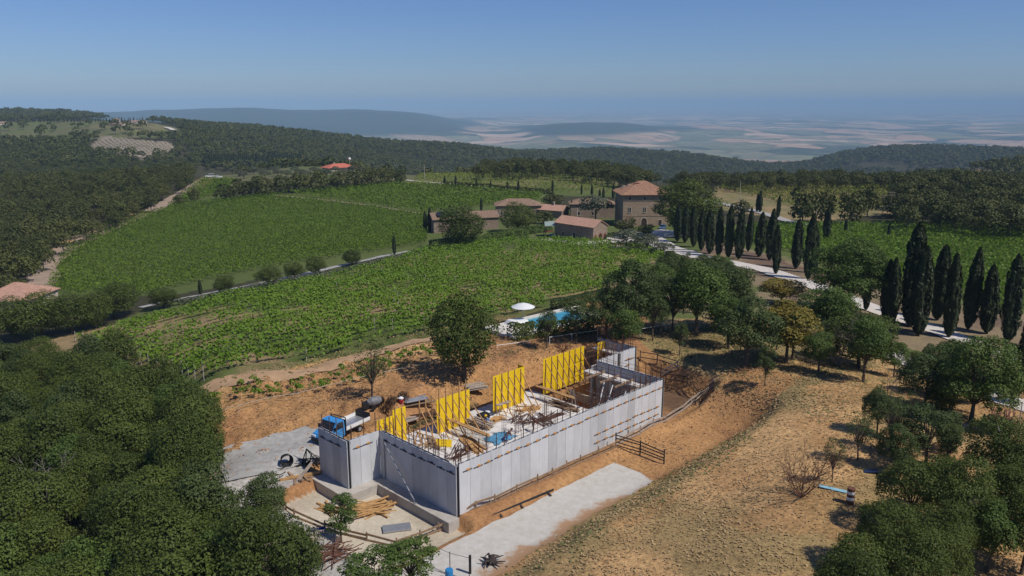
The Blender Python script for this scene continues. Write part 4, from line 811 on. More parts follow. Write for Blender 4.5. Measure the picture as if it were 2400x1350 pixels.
# ---- yellow formwork on the hill side wall
def formwork(label, u0, u1, h, npost, brace=True, post_h=None, z0=.4, w0=13.4, pw=1.0, foot=2.9, side=False):
    t = thing('formwork_wall', label, 'formwork', S(u0, w0, z0), TH, 'yellow formwork walls'); Ln = u1 - u0; n = max(1, round(Ln / pw)); w = Ln / n
    for rows, (za, zb) in enumerate(((0, h * .5), (h * .5, h))):
        me = MB().lohi((.008, 0, za + .006), (w - .008, .03, zb - .004)).mesh('form_panel', M_YEL)
        for k in range(n): link('form_panel', me, t, (w * k, .003 * ((k + rows) % 2), 0))
    for k in range(npost):
        x = Ln * (k + .35) / npost; ph = (post_h or h) * rngb.uniform(.97, 1.04)
        part('post', MB().lohi((x - .045, -.10, 0), (x + .045, -.004, ph)), M_TIMB, t)
        if brace:
            f = foot * rngb.uniform(.85, 1.12); part('brace', MB().bar((x + .06, -.11, h * .86), (x + .25 + rngb.uniform(-.1, .2), -f, .05), .075, .09), M_TIMB, t)
            if k % 2 == 0: part('brace', MB().bar((x + .1, -.11, h * .45), (x + .2, -f * .62, .05), .06, .08), M_TIMB, t)
    for z in (h * .18, h * .5, h * .82): part('waler', MB().lohi((0, .034, z - .05), (Ln, .12, z + .05)), M_TIMB, t)
    if side: part('side_panel', MB().lohi((Ln - .03, .04, 0), (Ln, 1.0, h)), M_YEL, t); part('side_post', MB().lohi((Ln, .9, 0), (Ln + .5, .96, h + .25)), M_TIMB, t)
    return t
formwork('low yellow formwork panel at the pickup end of the row', 1.9, 3.7, 3.6, 3, foot=2.2)
formwork('narrow tall yellow formwork panel joined to the low one', 3.72, 5.3, 4.15, 2, foot=2.6)
formwork('square yellow formwork with tall timber posts above its top', 9.2, 13.7, 3.7, 5, post_h=4.7)
formwork('big yellow formwork beside the dark gap to the excavation', 17.1, 22.0, 4.2, 5, side=True)
formwork('longest yellow formwork reaching the dark rear rooms', 25.1, 32.4, 4.3, 7)
formwork('last short yellow formwork beside the far corner', 35.0, 36.5, 4.1, 2, brace=False)
for i, (u, hh) in enumerate([(6.9, 4.3), (7.7, 4.2), (8.5, 4.4)]):
    solo('timber_post', MB().lohi((-.05, -.05, 0), (.05, .05, hh)).bar((.05, -.06, hh * .8), (.3, -2.4, .05), .08), M_TIMB, f'{ORD[i]} free standing timber post with brace before the square formwork', 'post', S(u, 13.3, .4), TH, 'braced timber posts')
solo('trestle', MB().bar((-.6, 0, 0), (0, 0, 1.5), .08).bar((.6, 0, 0), (0, 0, 1.5), .08).bar((-.6, .8, 0), (0, .8, 1.5), .08).bar((.6, .8, 0), (0, .8, 1.5), .08).lohi((-.05, -.2, 1.5), (.05, 1.0, 1.6)).bar((-.4, 0, .5), (.4, 0, .5), .06), M_TIMB, 'timber trestle by the low formwork', 'trestle', S(5.9, 11.6, .4), TH)

# ---- rebar cages, partition starters, props and clutter on the floor
def cage(label, u, w0, w1, h, plank=True):
    t = thing('rebar_cage', label, 'rebar cage', S(u, w0, .4), TH); Ln = w1 - w0; bars = MB()
    for y in np.arange(0, Ln, .2): bars.tube([(0, y, 0), (0, y, h)], .015, 4, 0, False); bars.tube([(.25, y, 0), (.25, y, h * .97)], .015, 4, 0, False)
    b = part('bars', bars, M_REBAR, t); b['kind'] = 'stuff'
    for z in (.15, .5, h - .15): part('long_bar', MB().tube([(.12, 0, z), (.12, Ln, z)], .02, 4), M_REBAR, t)
    if plank: part('plank', MB().lohi((-.12, -.2, h), (.14, Ln + .3, h + .09)), M_TIMB, t); part('plank', MB().lohi((.18, .1, h + .01), (.36, Ln, h + .1)), M_TIMB, t)
    return t
cage('rebar cage with a timber rail in front of the square formwork', 10.5, 7.3, 13.0, 1.25); cage('rebar cage with a plank rail before the longest formwork', 23.8, 7.8, 13.0, 1.4)
for i, (u, w, hgt) in enumerate([(12.2, 9.6, 2.2), (13.6, 8.2, 2.0), (15.2, 7.7, 2.4), (16.8, 9.8, 2.2), (18.2, 8.8, 2.0), (19.3, 7.6, 2.3), (20.6, 9.0, 2.0), (21.8, 7.6, 2.2), (3.2, 9.6, 2.4), (5.1, 8.8, 2.2), (6.9, 9.7, 2.0), (8.2, 8.0, 2.3), (2.2, 11.3, 2.2), (.9, 12.2, 2.4)]):
    mb = MB()
    for a, b in ((0, 0), (.3, 0), (0, .3), (.3, .3)): mb.tube([(a, b, 0), (a, b, hgt)], .02, 4)
    for z in np.arange(.2, hgt - .2, .3): mb.bar((0, 0, z), (.3, 0, z), .018).bar((0, .3, z), (.3, .3, z), .018).bar((0, 0, z), (0, .3, z), .018).bar((.3, 0, z), (.3, .3, z), .018)
    solo('column_starter', mb, M_REBAR, 'upright rusty rebar column starter on the concrete floor', 'rebar', S(u, w, .4), TH, 'rebar column starters')
def pile(name, label, cat, loc, rot, n, Ln, width, m, size=(.12, .05), lay=3, skew=.1, seed=1, piece='plank', group=None):
    r = random.Random(seed); t = thing(name, label, cat, loc, rot, group)
    for k in range(n):
        l = Ln * r.uniform(.75, 1.1); y = r.uniform(-.5, .5) * width; z = size[1] * (.5 + (k * lay // n)) + k * .002; a = r.gauss(0, skew); M = Matrix.Rotation(a, 3, 'Z') @ Matrix.Rotation(r.gauss(0, skew * .25), 3, 'Y')
        part(piece, MB().box((r.uniform(-.15, .15) * Ln, y, z + .02), (l, size[0], size[1]), M), m, t)
    return t
pile('lumber_pile', 'loose pile of planks on the cream yard below the shaded wall', 'lumber', GP(872, 1195, -.95), .55, 30, 3.4, 2.0, M_TIMB, (.16, .06), 5, .35, 2)
pile('lumber_pile', 'small heap of orange boards at the yard edge', 'lumber', GP(765, 1195, -.95), -.7, 12, 2.4, .8, M_TIMB, (.16, .05), 2, .3, 3)
pile('lumber_pile', 'stack of long timbers on the floor beside the blue tarpaulin', 'lumber', GP(1105, 1043, .4), TH + 1.2, 14, 4.0, 1.2, M_TIMB, (.2, .08), 3, .12, 4)
pile('lumber_pile', 'brown timbers lying behind the far rebar cage', 'lumber', GP(1320, 955, .4), TH + 1.5, 14, 3.6, 1.1, M_TIMB2, (.2, .08), 3, .12, 5)
pile('plank_stack', 'neat stack of pale boards beside the kneeling worker', 'boards', GP(1127, 996, .4), TH + 1.57, 24, 2.6, 1.4, M_TIMB3, (.28, .05), 10, .015, 6)
pile('rebar_bundle', 'tangled rusty rebar bundle inside the sharp wall corner', 'rebar', GP(1075, 1062, .4), TH + .3, 22, 4.2, 1.5, M_REBAR, (.04, .04), 3, .3, 7, 'rod')
pile('rebar_bundle', 'rusty rods lying on the floor behind the standing worker', 'rebar', GP(1270, 985, .4), TH + 1.2, 16, 3.2, 1.6, M_REBAR, (.05, .05), 2, .15, 8, 'rod')
pile('rebar_bundle', 'scattered rods and ties before the big formwork', 'rebar', GP(1225, 985, .4), TH + .2, 24, 3.4, 3.0, M_REBAR, (.045, .045), 2, .5, 9, 'rod')
pile('rebar_bundle', 'dark rod heap on the earth behind the square formwork', 'rebar', G(1062, 940), .2, 20, 3.6, 1.8, M_DARKMETAL, (.07, .07), 3, .3, 10, 'rod')
pile('rebar_bundle', 'rusty rods spread on the earth beside the excavation', 'rebar', G(1005, 968), .5, 16, 4, 1.6, M_REBAR, (.05, .05), 2, .3, 11, 'rod')
pile('rebar_stack', 'high stack of rusty rods beside the lane fence', 'rebar', G(2345, 1000), 1.0, 34, 5.0, 1.8, M_RUSTY, (.09, .09), 12, .05, 12, 'rod')
pile('rebar_stack', 'red brown rods at the edge of the lower thicket', 'rebar', G(2385, 1055), .6, 16, 3.5, 1.4, M_RUSTY, (.09, .09), 4, .08, 13, 'rod')
pile('rebar_stack', 'rusty rebar mats piled below the yard fence', 'rebar', G(775, 1300), .9, 30, 4.0, 2.6, M_RUSTY, (.05, .05), 5, .6, 14, 'rod')
pile('plank_stack', 'square stack of boards on the bank under the tall oak', 'boards', G(1108, 908), .4, 16, 2.2, 1.8, M_TIMB3, (.3, .09), 5, .03, 15)
pile('plank_stack', 'pale panels stacked on the earth near the dark bushes', 'boards', G(972, 936), .5, 10, 2.4, 1.6, M_STEEL, (.3, .06), 3, .1, 16)
pile('plank_stack', 'brown planks lying next to the pale stacked panels', 'boards', G(975, 946), .45, 8, 3.2, 1.2, M_TIMB2, (.25, .05), 2, .12, 17)
pile('plank_stack', 'grey scaffold boards beside the tall narrow formwork', 'boards', G(953, 985), .6, 8, 2.2, 1.2, M_TIMB3, (.3, .06), 3, .08, 18)
pile('plank_stack', 'weathered boards lying outside the yard fence', 'boards', G(662, 1238), -.6, 6, 3.4, 1.0, M_TIMB3, (.3, .08), 2, .08, 19)
pile('pipe_pile', 'dark pipes thrown down against the shaded block', 'pipes', G(728, 1080), .9, 12, 2.8, 1.6, M_DARKMETAL, (.07, .07), 3, .5, 31, 'pipe')
pile('lumber_pile', 'rough boards on the earth between hose and yard', 'lumber', G(700, 1118), -.4, 10, 2.2, 1.4, M_TIMB2, (.18, .05), 2, .5, 32)
pile('lumber_pile', 'broken boards outside the curved fence near the rebar mats', 'lumber', G(720, 1262), .3, 14, 2.6, 2.0, M_TIMB3, (.18, .05), 2, .5, 33)
pile('lumber_pile', 'short brown boards under the first braces', 'lumber', S(7.4, 11.8, .4), TH + .4, 14, 2.4, 1.8, M_TIMB2, (.16, .05), 2, .5, 34)
pile('lumber_pile', 'scattered boards in the middle of the concrete floor', 'lumber', S(20.5, 11.2, .4), TH - .2, 12, 2.6, 1.8, M_TIMB, (.16, .05), 2, .5, 35)
pile('rebar_bundle', 'thin rusty rods lying along the foot of the long wall', 'rebar', S(20.5, 8.2, .4), TH, 16, 3.6, .9, M_REBAR, (.04, .04), 2, .1, 36, 'rod')
pile('plank_stack', 'small stack of yellow boards near the big formwork', 'boards', S(16.0, 11.8, .4), TH + .1, 8, 1.8, 1.0, M_TIMB, (.24, .06), 4, .05, 37)
for i, (px, py, s) in enumerate([(945, 934, .85), (918, 943, .75), (893, 952, .5), (1060, 948, .5)]):
    r = np.random.default_rng(60 + i); d = unit(r, 420); d[:, 2] = np.abs(d[:, 2]); P = d * r.uniform(.5, 1, (420, 1)) * [.9, .9, 1.0] * s
    tag(link('dead_bush', quads_mesh('dead_bush', leaves(r, P, d, .17, .4, .8), mat('dark_twigs', (.035, .022, .018), .9) if i == 0 else bpy.data.materials['dark_twigs']), None, G(px, py)), f'{["tallest", "second tallest", "lowest", "hindmost"][i]} dark withered bush on the bank behind the formwork', 'bush', 'withered bushes on the bank')
t = thing('blue_tarp', 'crumpled blue tarpaulin on the floor behind the long wall', 'tarpaulin', GP(1172, 1027, .4), TH)
r = np.random.default_rng(3); n = 14; gx, gy = np.meshgrid(np.linspace(-1.5, 1.5, n), np.linspace(-1.0, 1.0, n)); gz = .05 + .5 * fbm(gx + 9, gy + 4, .8, 3, 2) * (1 - sstep(.6, 1.1, np.hypot(gx / 1.6, gy / 1.1)))
part('sheet', MB().add(list(zip((gx * (1 + .1 * np.sin(gy * 5))).ravel(), (gy * (1 + .15 * np.sin(gx * 4))).ravel(), gz.ravel())), [(i * n + j, i * n + j + 1, (i + 1) * n + j + 1, (i + 1) * n + j) for i in range(n - 1) for j in range(n - 1)]), M_BLUETARP, t)
solo('black_crate', MB().lohi((-.6, -.4, 0), (.6, .4, .5)).lohi((-.63, -.43, .5), (.63, .43, .56)), M_DARKMETAL, 'black tool crate on the floor beside the kneeling worker', 'crate', GP(1133, 981, .4), TH)
solo('yellow_bag', MB().lathe([(.1, 0), (.42, .06), (.45, .22), (.3, .38), (.1, .42)], 10), M_WHITE, 'white sack with yellow print lying by the black crate', 'sack', GP(1142, 972, .4), .3)
solo('steel_sheet', MB().box((0, 0, .12), (2.3, 1.1, .12)).box((0, 0, .03), (.2, 1.0, .06)), M_STEEL, 'grey steel panel lying on the cream yard', 'panel', GP(930, 1240, -.95), .25)
solo('scaffold_board', MB().box((0, 0, 0), (1.9, .5, .06)).bar((-.8, .2, 0), (-.8, .2, -1.3), .05).bar((.8, .2, 0), (.8, .2, -1.3), .05).bar((-.8, -.2, 0), (-.8, -.2, -1.3), .05).bar((.8, -.2, 0), (.8, -.2, -1.3), .05), M_TIMB3, 'grey scaffold board on legs before the big formwork', 'scaffold', S(17.6, 12.3, 1.75), TH)
solo('folding_ladder', MB().bar((-.4, 0, 0), (0, 0, 1.9), .06).bar((.4, 0, 0), (0, 0, 1.9), .06).bar((-.4, .5, 0), (0, .4, 1.9), .06).bar((.4, .5, 0), (0, .4, 1.9), .06).bar((-.2, 0, .9), (-.2, .5, .9), .04).bar((.2, 0, .9), (.2, .5, .9), .04), M_STEEL, 'folding metal ladder at the edge of the dark room', 'ladder', S(25.0, 8.7, .4), TH)
for i, (a, b) in enumerate([((25.4, 5.6, .4), (27.2, 6.2, 3.2)), ((25.2, 4.6, .4), (27.2, 5.0, 3.2)), ((25.6, 3.0, .4), (27.2, 3.2, 3.0))]):
    solo('white_prop', MB().tube([S(*a) - S(25, 5), S(*b) - S(25, 5)], .06, 8), M_WHITE, f'{ORD[i]} slanting white prop before the dark room, from the ladder', 'prop', S(25, 5), 0, 'slanting white props')
sc = thing('scaffold', 'rusty scaffold of crossing tubes inside the dark end room', 'scaffold', S(26.6, 1.0, 0), TH)
for a in range(5):
    for b in (0, 1.2): part('standard', MB().tube([(b, a * 1.7, 0), (b, a * 1.7, 5.4 - .3 * (a % 2))], .035, 5), M_RUSTY, sc)
    if a < 4:
        part('brace', MB().tube([(0, a * 1.7, .3), (0, a * 1.7 + 1.7, 3.0)], .025, 5), M_RUSTY, sc); part('brace', MB().tube([(0, a * 1.7 + 1.7, .3), (0, a * 1.7, 3.0)], .025, 5), M_RUSTY, sc)
for z in (1.9, 3.7, 4.6): part('ledger', MB().tube([(0, -.3, z), (0, 7.2, z)], .03, 5), M_RUSTY if z != 1.9 else M_STEEL, sc); part('ledger', MB().tube([(1.2, -.3, z), (1.2, 7.2, z)], .03, 5), M_RUSTY, sc)

s2 = thing('scaffold', 'rusty scaffold standing inside the far small room', 'scaffold', S(31, 10.6, 0), TH)
for a in range(5):
    for b in (0, 1.3): part('standard', MB().tube([(a * 1.3, b, 0), (a * 1.3, b, 5.9 - .4 * (a % 2))], .035, 5), M_RUSTY, s2)
for z in (2.0, 3.8, 4.9): part('ledger', MB().tube([(-.2, 0, z), (5.5, 0, z)], .03, 5), M_RUSTY, s2); part('ledger', MB().tube([(-.2, 1.3, z), (5.5, 1.3, z)], .03, 5), M_RUSTY, s2)
for a in range(4): part('brace', MB().tube([(a * 1.3, 0, 2.0), (a * 1.3 + 1.3, 0, 4.9)], .025, 5), M_RUSTY, s2)
for a in (0.4, 2.4, 4.4, 6.4): part('beam', MB().lohi((-1.2, a - .08, 3.72), (2.2, a + .08, 3.9)), M_TIMB2, sc)
# ---- concrete strip, its steel pipe, guard fences
def strip_mat():
    m, t, b = nodes_of('blinding_concrete'); L = t.links.new; N = t.nodes.new; b.inputs['Roughness'].default_value = .9; b.inputs['Specular IOR Level'].default_value = .15
    geo = N('ShaderNodeNewGeometry'); at = N('ShaderNodeAttribute'); at.attribute_name = 'worn'
    def nz(sc): n = N('ShaderNodeTexNoise'); n.inputs['Scale'].default_value = sc; n.inputs['Detail'].default_value = 8; n.inputs['Roughness'].default_value = .68; L(geo.outputs['Position'], n.inputs['Vector']); return n.outputs[0]
    def mr(src, a, b_, c, d): r = N('ShaderNodeMapRange'); r.inputs[1].default_value, r.inputs[2].default_value, r.inputs[3].default_value, r.inputs[4].default_value = a, b_, c, d; L(src, r.inputs[0]); return r.outputs[0]
    ad = N('ShaderNodeMath'); ad.operation = 'ADD'; L(nz(.8), ad.inputs[0]); L(at.outputs['Fac'], ad.inputs[1]); k = mr(ad.outputs[0], .80, .98, 0, 1)
    c1 = N('ShaderNodeMix'); c1.data_type = 'RGBA'; c1.inputs[6].default_value = (.44, .40, .34, 1); c1.inputs[7].default_value = (.55, .525, .48, 1); L(mr(nz(1.6), .3, .7, 0, 1), c1.inputs[0])
    c2 = N('ShaderNodeMix'); c2.data_type = 'RGBA'; L(k, c2.inputs[0]); L(c1.outputs[2], c2.inputs[6]); c2.inputs[7].default_value = (.37, .225, .125, 1); L(c2.outputs[2], b.inputs['Base Color']); return m
def concrete_strip():
    us = np.arange(-13.5, 18.3, .3); n = 15; mb = MB(); wn = []
    for u in us:
        end = sstep(18.3, 17.2, u) * 0 + (1 - np.clip((u - 17.4) / .9, 0, 1) * .5); hi = -2.35 + (fbm(np.array([u]), np.array([3.]), 2.0, 3, 41)[0] - .5) * .5; lo = -7.3 - .8 * (1 - min(1, max(0, (u - 2) / 8))) + (fbm(np.array([u]), np.array([9.]), 1.5, 3, 42)[0] - .5) * 1.2; lo = hi + (lo - hi) * end
        for j in range(n): f = j / (n - 1); s = S(u, hi + (lo - hi) * f); mb.v.append((s.x, s.y, TZ1(s.x, s.y) + .035)); wn.append(max(0, (f - .45) / .55) ** 1.3 * .62 * (1 - .5 * max(0, min(1, (u - 11) / 5))) + .04)
    for i in range(len(us) - 1):
        for j in range(n - 1): mb.f.append((i * n + j, (i + 1) * n + j, (i + 1) * n + j + 1, i * n + j + 1)); mb.mi.append(0)
    me = mb.mesh('concrete_strip', strip_mat()); a = me.attributes.new('worn', 'FLOAT', 'POINT'); a.data.foreach_set('value', np.array(wn, np.float32)); tag(link('concrete_strip', me), 'worn white concrete strip with brown earth washed over its edge', kind='structure')
concrete_strip()
pp = thing('steel_pipe', 'long dark steel pipe lying on the white concrete strip', 'pipe', GP(1225, 1180, -.35), math.atan2(*(GP(1300, 1147, -.4) - GP(1152, 1210, -.4)).yx))
LP = (GP(1300, 1147, -.4) - GP(1152, 1210, -.4)).length / 2
part('tube', MB().tube([(-LP, 0, .09), (LP, 0, .09)], .09, 8), M_DARKMETAL, pp)
for f in (-.72, -.08, .82): part('bearer', MB().box((LP * f, 0, .02), (.16, 1.3, .09), Matrix.Rotation(-.35, 3, 'Z')), M_DARKT, pp)
def guard_fence(label, pts, rails=(.45, 1.0), every=2.2, m=M_TIMB2, z=None, cat='fence', ph=1.15, rw=(.05, .18), post=None):
    P = [G(*p) if z is None else GP(*p, z) for p in pts]; t = thing('timber_fence', label, cat, P[0]); Q = []
    for a, b in zip(P, P[1:]):
        n = max(1, round((b - a).length / every)); Q += [a.lerp(b, k / n) for k in range(n)]
    Q.append(P[-1]); Q = [Vector((q.x, q.y, TZ1(q.x, q.y))) - P[0] for q in Q]; r = random.Random(len(label))
    pm = MB().lohi((-.05, -.05, -.4), (.05, .05, ph)).mesh('post', post or m)
    for q in Q: link('post', pm, t, q, r.uniform(0, 1.5), (1, 1, r.uniform(.9, 1.2)))
    for a, b in zip(Q, Q[1:]):
        for rl in rails: part('rail', MB().bar(a + Vector((0, 0, rl + r.uniform(-.08, .06))), b + Vector((0, 0, rl + r.uniform(-.08, .06))), rw[0], rw[1]), m, t)
    return t
guard_fence('curved timber guard fence running from the yard along the long pale wall', [(652, 1172), (690, 1213), (762, 1243), (860, 1268), (930, 1284), (985, 1262), (1070, 1222), (1160, 1178), (1260, 1132), (1360, 1086), (1443, 1050)], (.12, .55), m=M_TIMB2, ph=.8)
guard_fence('timber guard fence rising along the edge of the excavation', [(1443, 1046), (1500, 1018), (1560, 990), (1620, 948), (1660, 918), (1672, 906)], (.2, .7), m=M_TIMB3, ph=.95)
guard_fence('dark four railed barrier across the earth track', [(1443, 1048), (1500, 1066), (1556, 1088)], (.3, .65, 1.0, 1.3), 2.0, M_DARKT, ph=1.5, rw=(.05, .1))
guard_fence('dark two railed barrier behind the deep pit', [(1560, 897), (1610, 905), (1672, 917)], (.55, 1.15), 2.6, M_DARKT, rw=(.05, .1))
guard_fence('dark two railed barrier on the far side of the building', [(1500, 846), (1540, 853), (1588, 868)], (.55, 1.15), 2.6, M_DARKT, rw=(.05, .1))
guard_fence('pale two plank guard rail between the far barriers', [(1548, 890), (1588, 868)], (.55, 1.1), 2.2, M_TIMB3)
M_TRIMW = mat('old_hose', (.52, .47, .38), .8, .15, 3)
def line_fence(name, label, pts, h, m, every=4.0, sag=0.0, posts=True, r=.035, cat='fence', wires=(1.0,), pr=.04, mp=None):
    P = [G(*p) for p in pts]; t = thing(name, label, cat, P[0]); Q = []
    for a, b in zip(P, P[1:]):
        n = max(1, round((b - a).length / every)); Q += [a.lerp(b, k / n) for k in range(n)]
    Q.append(P[-1]); Q = [Vector((q.x, q.y, TZ1(q.x, q.y))) - P[0] for q in Q]
    if posts:
        pm = MB().tube([(0, 0, -.3), (0, 0, h + .08)], pr, 6).mesh('post', mp or m)
        for q in Q: link('post', pm, t, q)
    for f in wires: part('rope', MB().tube([q + Vector((0, 0, h * f)) for q in Q], r, 5), m, t)
    return t
line_fence('rope_fence', 'pale hose strung along the top of the earth bank', [(478, 985), (560, 966), (700, 936), (800, 910), (880, 890), (970, 872), (1062, 852)], .75, M_TRIMW, 3.5, r=.028, pr=.02)
line_fence('rope_fence', 'short pale tape along the bank below the pool hedge', [(1165, 820), (1240, 810)], .6, M_WHITE, 4, r=.045, pr=.025)
line_fence('rope_fence', 'white rail behind the far end of the yellow formwork', [(1288, 806), (1340, 798), (1400, 789)], .9, M_WHITE, 3, r=.04)
line_fence('rope_fence', 'white rail between the trees above the grassy bank', [(1500, 786), (1560, 776), (1640, 768)], .9, M_WHITE, 4, r=.04)
line_fence('wire_fence', 'galvanised wire fence along the upper end of the lane', [(2087, 853), (2136, 868), (2190, 890)], 2.0, M_STEEL, 6, r=.015, wires=(.3, .65, 1.0), pr=.05)
line_fence('wire_fence', 'galvanised wire fence beside the high rusty rod stack', [(2341, 962), (2389, 990), (2450, 1020)], 2.0, M_STEEL, 6, r=.015, wires=(.3, .65, 1.0), pr=.05)
line_fence('wire_fence', 'thin dark wire fence at the bottom of the concrete strip', [(1010, 1330), (1055, 1350), (1100, 1362)], 1.9, M_DARKMETAL, 2.0, r=.016, wires=(.05, .98), pr=.03)

# ---- things beside the short wall
hs = thing('hose_coil', 'upright coil of black hose on the gravel track', 'hose', G(672, 1092), .5)
for k in range(6): part('loop', MB().tube([(.55 * math.cos(a) * (1 - .05 * k), .12 * k - .3 + .05 * math.sin(a * 3), .62 + .58 * math.sin(a) * (1 - .05 * k)) for a in np.linspace(0, 2 * math.pi, 22)], .05, 5, 0, False), M_BLACKR, hs)
part('tail', MB().tube([(.3, 0, .06), (-.6, -.5, .06), (-1.2, -.2, .06), (-1.6, -1.0, .06), (-1.0, -1.7, .06), (-.4, -1.3, .06)], .045, 5), M_BLACKR, hs)
solo('hose', MB().tube([(0, 0, .05), (1.2, .6, .3), (2.0, -.2, .15), (2.8, .9, .4), (3.6, .1, .1), (4.4, 1.0, .3), (5.2, .4, .06)], .05, 5).tube([(1.0, .5, .05), (1.9, 1.2, .5), (3.0, .2, .1), (4.0, .9, .05)], .04, 5), M_BLACKR, 'tangled black hose between the coil and the wall corner', 'hose', G(690, 1095), .2)
fr = thing('steel_trestle', 'dark A shaped steel trestle against the shaded block', 'trestle', G(716, 1098), .3)
for a, b in (((0, 0, 0), (.2, .1, 1.9)), ((1.9, .1, 0), (.2, .1, 1.9)), ((1.1, 1.0, 0), (.2, .1, 1.9)), ((-.3, .8, .1), (.2, .1, 1.9)), ((-.8, .3, .7), (.9, .3, .8))): part('strut', MB().bar(a, b, .07), M_DARKMETAL, fr)
solo('timber_beam', MB().bar(GP(668, 1163, -.85) - GP(700, 1120, 0), GP(736, 1078, 1.3) - GP(700, 1120, 0), .2, .2), M_TIMB3, 'long grey beam leaning over the concrete blocks', 'beam', GP(700, 1120, 0))
solo('timber_beam', MB().bar((0, 0, .12), (4.2, 1.4, .2), .2, .2), M_TIMB, 'orange brown beam lying on the earth near the black hose', 'beam', G(655, 1128), .1)
st = thing('block_steps', 'row of grey concrete blocks stepping down beside the leaning beam', 'blocks', GP(700, 1140, -.95), 1.05)
for k in range(4): part('block', MB().lohi((k * .62, -.45, 0), (k * .62 + .58, .45, .32 + .2 * k)), M_FOOT, st)
solo('rusty_tray', MB().lohi((-.7, -.5, 0), (.7, .5, .06)).lohi((-.7, -.5, .06), (-.64, .5, .4)).lohi((.64, -.5, .06), (.7, .5, .4)).lohi((-.64, .44, .06), (.64, .5, .4)).lohi((-.64, -.5, .06), (.64, -.44, .4)), M_RUSTY, 'rusty red mortar tray at the corner of the yard', 'tray', GP(676, 1160, -.95), .4)
M_GREYD = mat('dull_grey_paint', (.20, .20, .21), .6, .2, 4)
mx = thing('cement_mixer', 'silver and black mixer drum standing on the earth behind the pickup', 'mixer', G(878, 957), .5)
part('drum', MB().tube([(-.8, 0, .75), (-.3, 0, .8), (.3, 0, .85), (.75, 0, .9)], [.3, .5, .48, .3], 14), M_GREYD, mx); part('motor', MB().box((-1.0, 0, .55), (.6, .7, .6)), M_DARKMETAL, mx)
for s in (-1, 1): part('wheel', MB().tube([(-.3, .5 * s, .25), (-.3, .6 * s, .25)], .25, 12), M_BLACKR, mx); part('leg', MB().bar((.5, .4 * s, 0), (.2, .3 * s, .8), .07), M_DARKMETAL, mx)
bk = thing('red_bucket', 'small red and white tub beside the tallest withered bush', 'tub', G(940, 944)); part('tub', MB().lathe([(.22, 0), (.32, .4), (.3, .42), (.2, .05)], 12), mat('red_plastic', (.45, .03, .04), .5, .1), bk); part('bag', MB().lathe([(.25, .42), (.3, .55), (.1, .68)], 10), M_WHITE, bk)
solo('orange_bucket', MB().box((0, 0, .22), (.7, .45, .44)), mat('orange_plastic', (.65, .13, .03), .5, .1), 'orange box on the floor beside the pickup', 'box', S(1.2, 13.2, .4), TH)
yb = solo('yellow_formwork', MB().box((0, 0, .35), (1.6, .06, .72), Matrix.Rotation(-.5, 3, 'X')), M_YEL, 'loose yellow panel leaning at the foot of the near rebar cage', 'panel', GP(1040, 1046, .4), TH - .9)
solo('blue_barrel', MB().lathe([(.28, 0), (.3, .05), (.29, .45), (.3, .5), (.29, .9), (.27, .95)], 16), mat('blue_plastic', (.03, .22, .50), .4, .1), 'blue plastic barrel standing by the thin wire fence', 'barrel', G(1053, 1362))
solo('blue_bucket', MB().lathe([(.2, 0), (.26, .5), (.24, .52), (.18, .05)], 12), mat('blue_bucket_plastic', (.02, .12, .5), .4, .1), 'small blue bucket hanging about the sapling by the fence', 'bucket', G(755, 1252))
sp = thing('uprooted_stump', 'dark uprooted tree stump at the foot of the dry slope', 'stump', G(1150, 1322), .5); sp.scale = (.72, .72, .72); r = random.Random(5)
part('bole', MB().tube([(0, 0, -.2), (.1, 0, .4), (.3, .1, .9)], [.5, .42, .25], 8), M_DARKT, sp)
for k in range(9): a = k * .7; part('root', MB().tube([(0, 0, .3), (math.cos(a) * .7, math.sin(a) * .7, .35 + r.uniform(-.2, .5)), (math.cos(a) * r.uniform(1, 1.7), math.sin(a) * r.uniform(1, 1.7), r.uniform(0, .6))], [.2, .12, .04], 5), M_DARKT, sp)
solo('dark_post', MB().lohi((-.09, -.09, -.3), (.09, .09, 1.5)), M_DARKMETAL, 'short dark post at the bottom edge of the concrete strip', 'post', G(1102, 1345))
solo('blue_plank', MB().box((0, 0, .08), (2.0, .42, .05)).box((.5, 0, .03), (.1, .4, .06)), mat('pale_blue_paint', (.28, .52, .62), .5, .1), 'pale blue board lying on the dry slope above the thicket', 'board', G(1952, 1148), -.55)
rw = thing('striped_barrier', 'red and white striped drum standing beside the pale blue board', 'barrier', G(1992, 1180), .3); rw.scale = (.8, .8, .8)
for k, (m, z) in enumerate(((M_RUSTY, 0), (M_WHITE, .42), (M_RUSTY, .72), (M_WHITE, 1.0), (M_RUSTY, 1.28))): part('band', MB().tube([(0, 0, z), (0, 0, z + (.42, .3, .28, .28, .3)[k])], .36, 12), m, rw)
solo('blue_sheet', MB().add([(-1.6, -.5, .1), (0, -.6, .35), (1.6, -.4, .1), (1.5, .5, .15), (0, .6, .4), (-1.5, .5, .1)], [(0, 1, 4, 5), (1, 2, 3, 4)]), mat('navy_plastic', (.03, .045, .10), .4, .2), 'dark blue plastic sheet under the scrub on the slope', 'sheet', G(2050, 1108), -.2).scale = (.55, .55, .55)
solo('scrap_heap', MB().box((0, 0, .3), (2.4, 1.0, .6)).box((1.4, .3, .5), (.9, .8, .9)).bar((-1.4, 0, .5), (1.8, .4, 1.1), .12), mat('dark_scrap', (.05, .05, .065), .5, .3), 'dark scrap machinery lying in the grass below the lane', 'scrap', G(2285, 1012), -.2)
solo('white_sack', MB().lathe([(.1, 0), (.55, .1), (.6, .4), (.35, .65), (.08, .7)], 10), M_WHITE, 'white bulging sack in the grass before the rusty rods', 'sack', G(2332, 1012), .4)
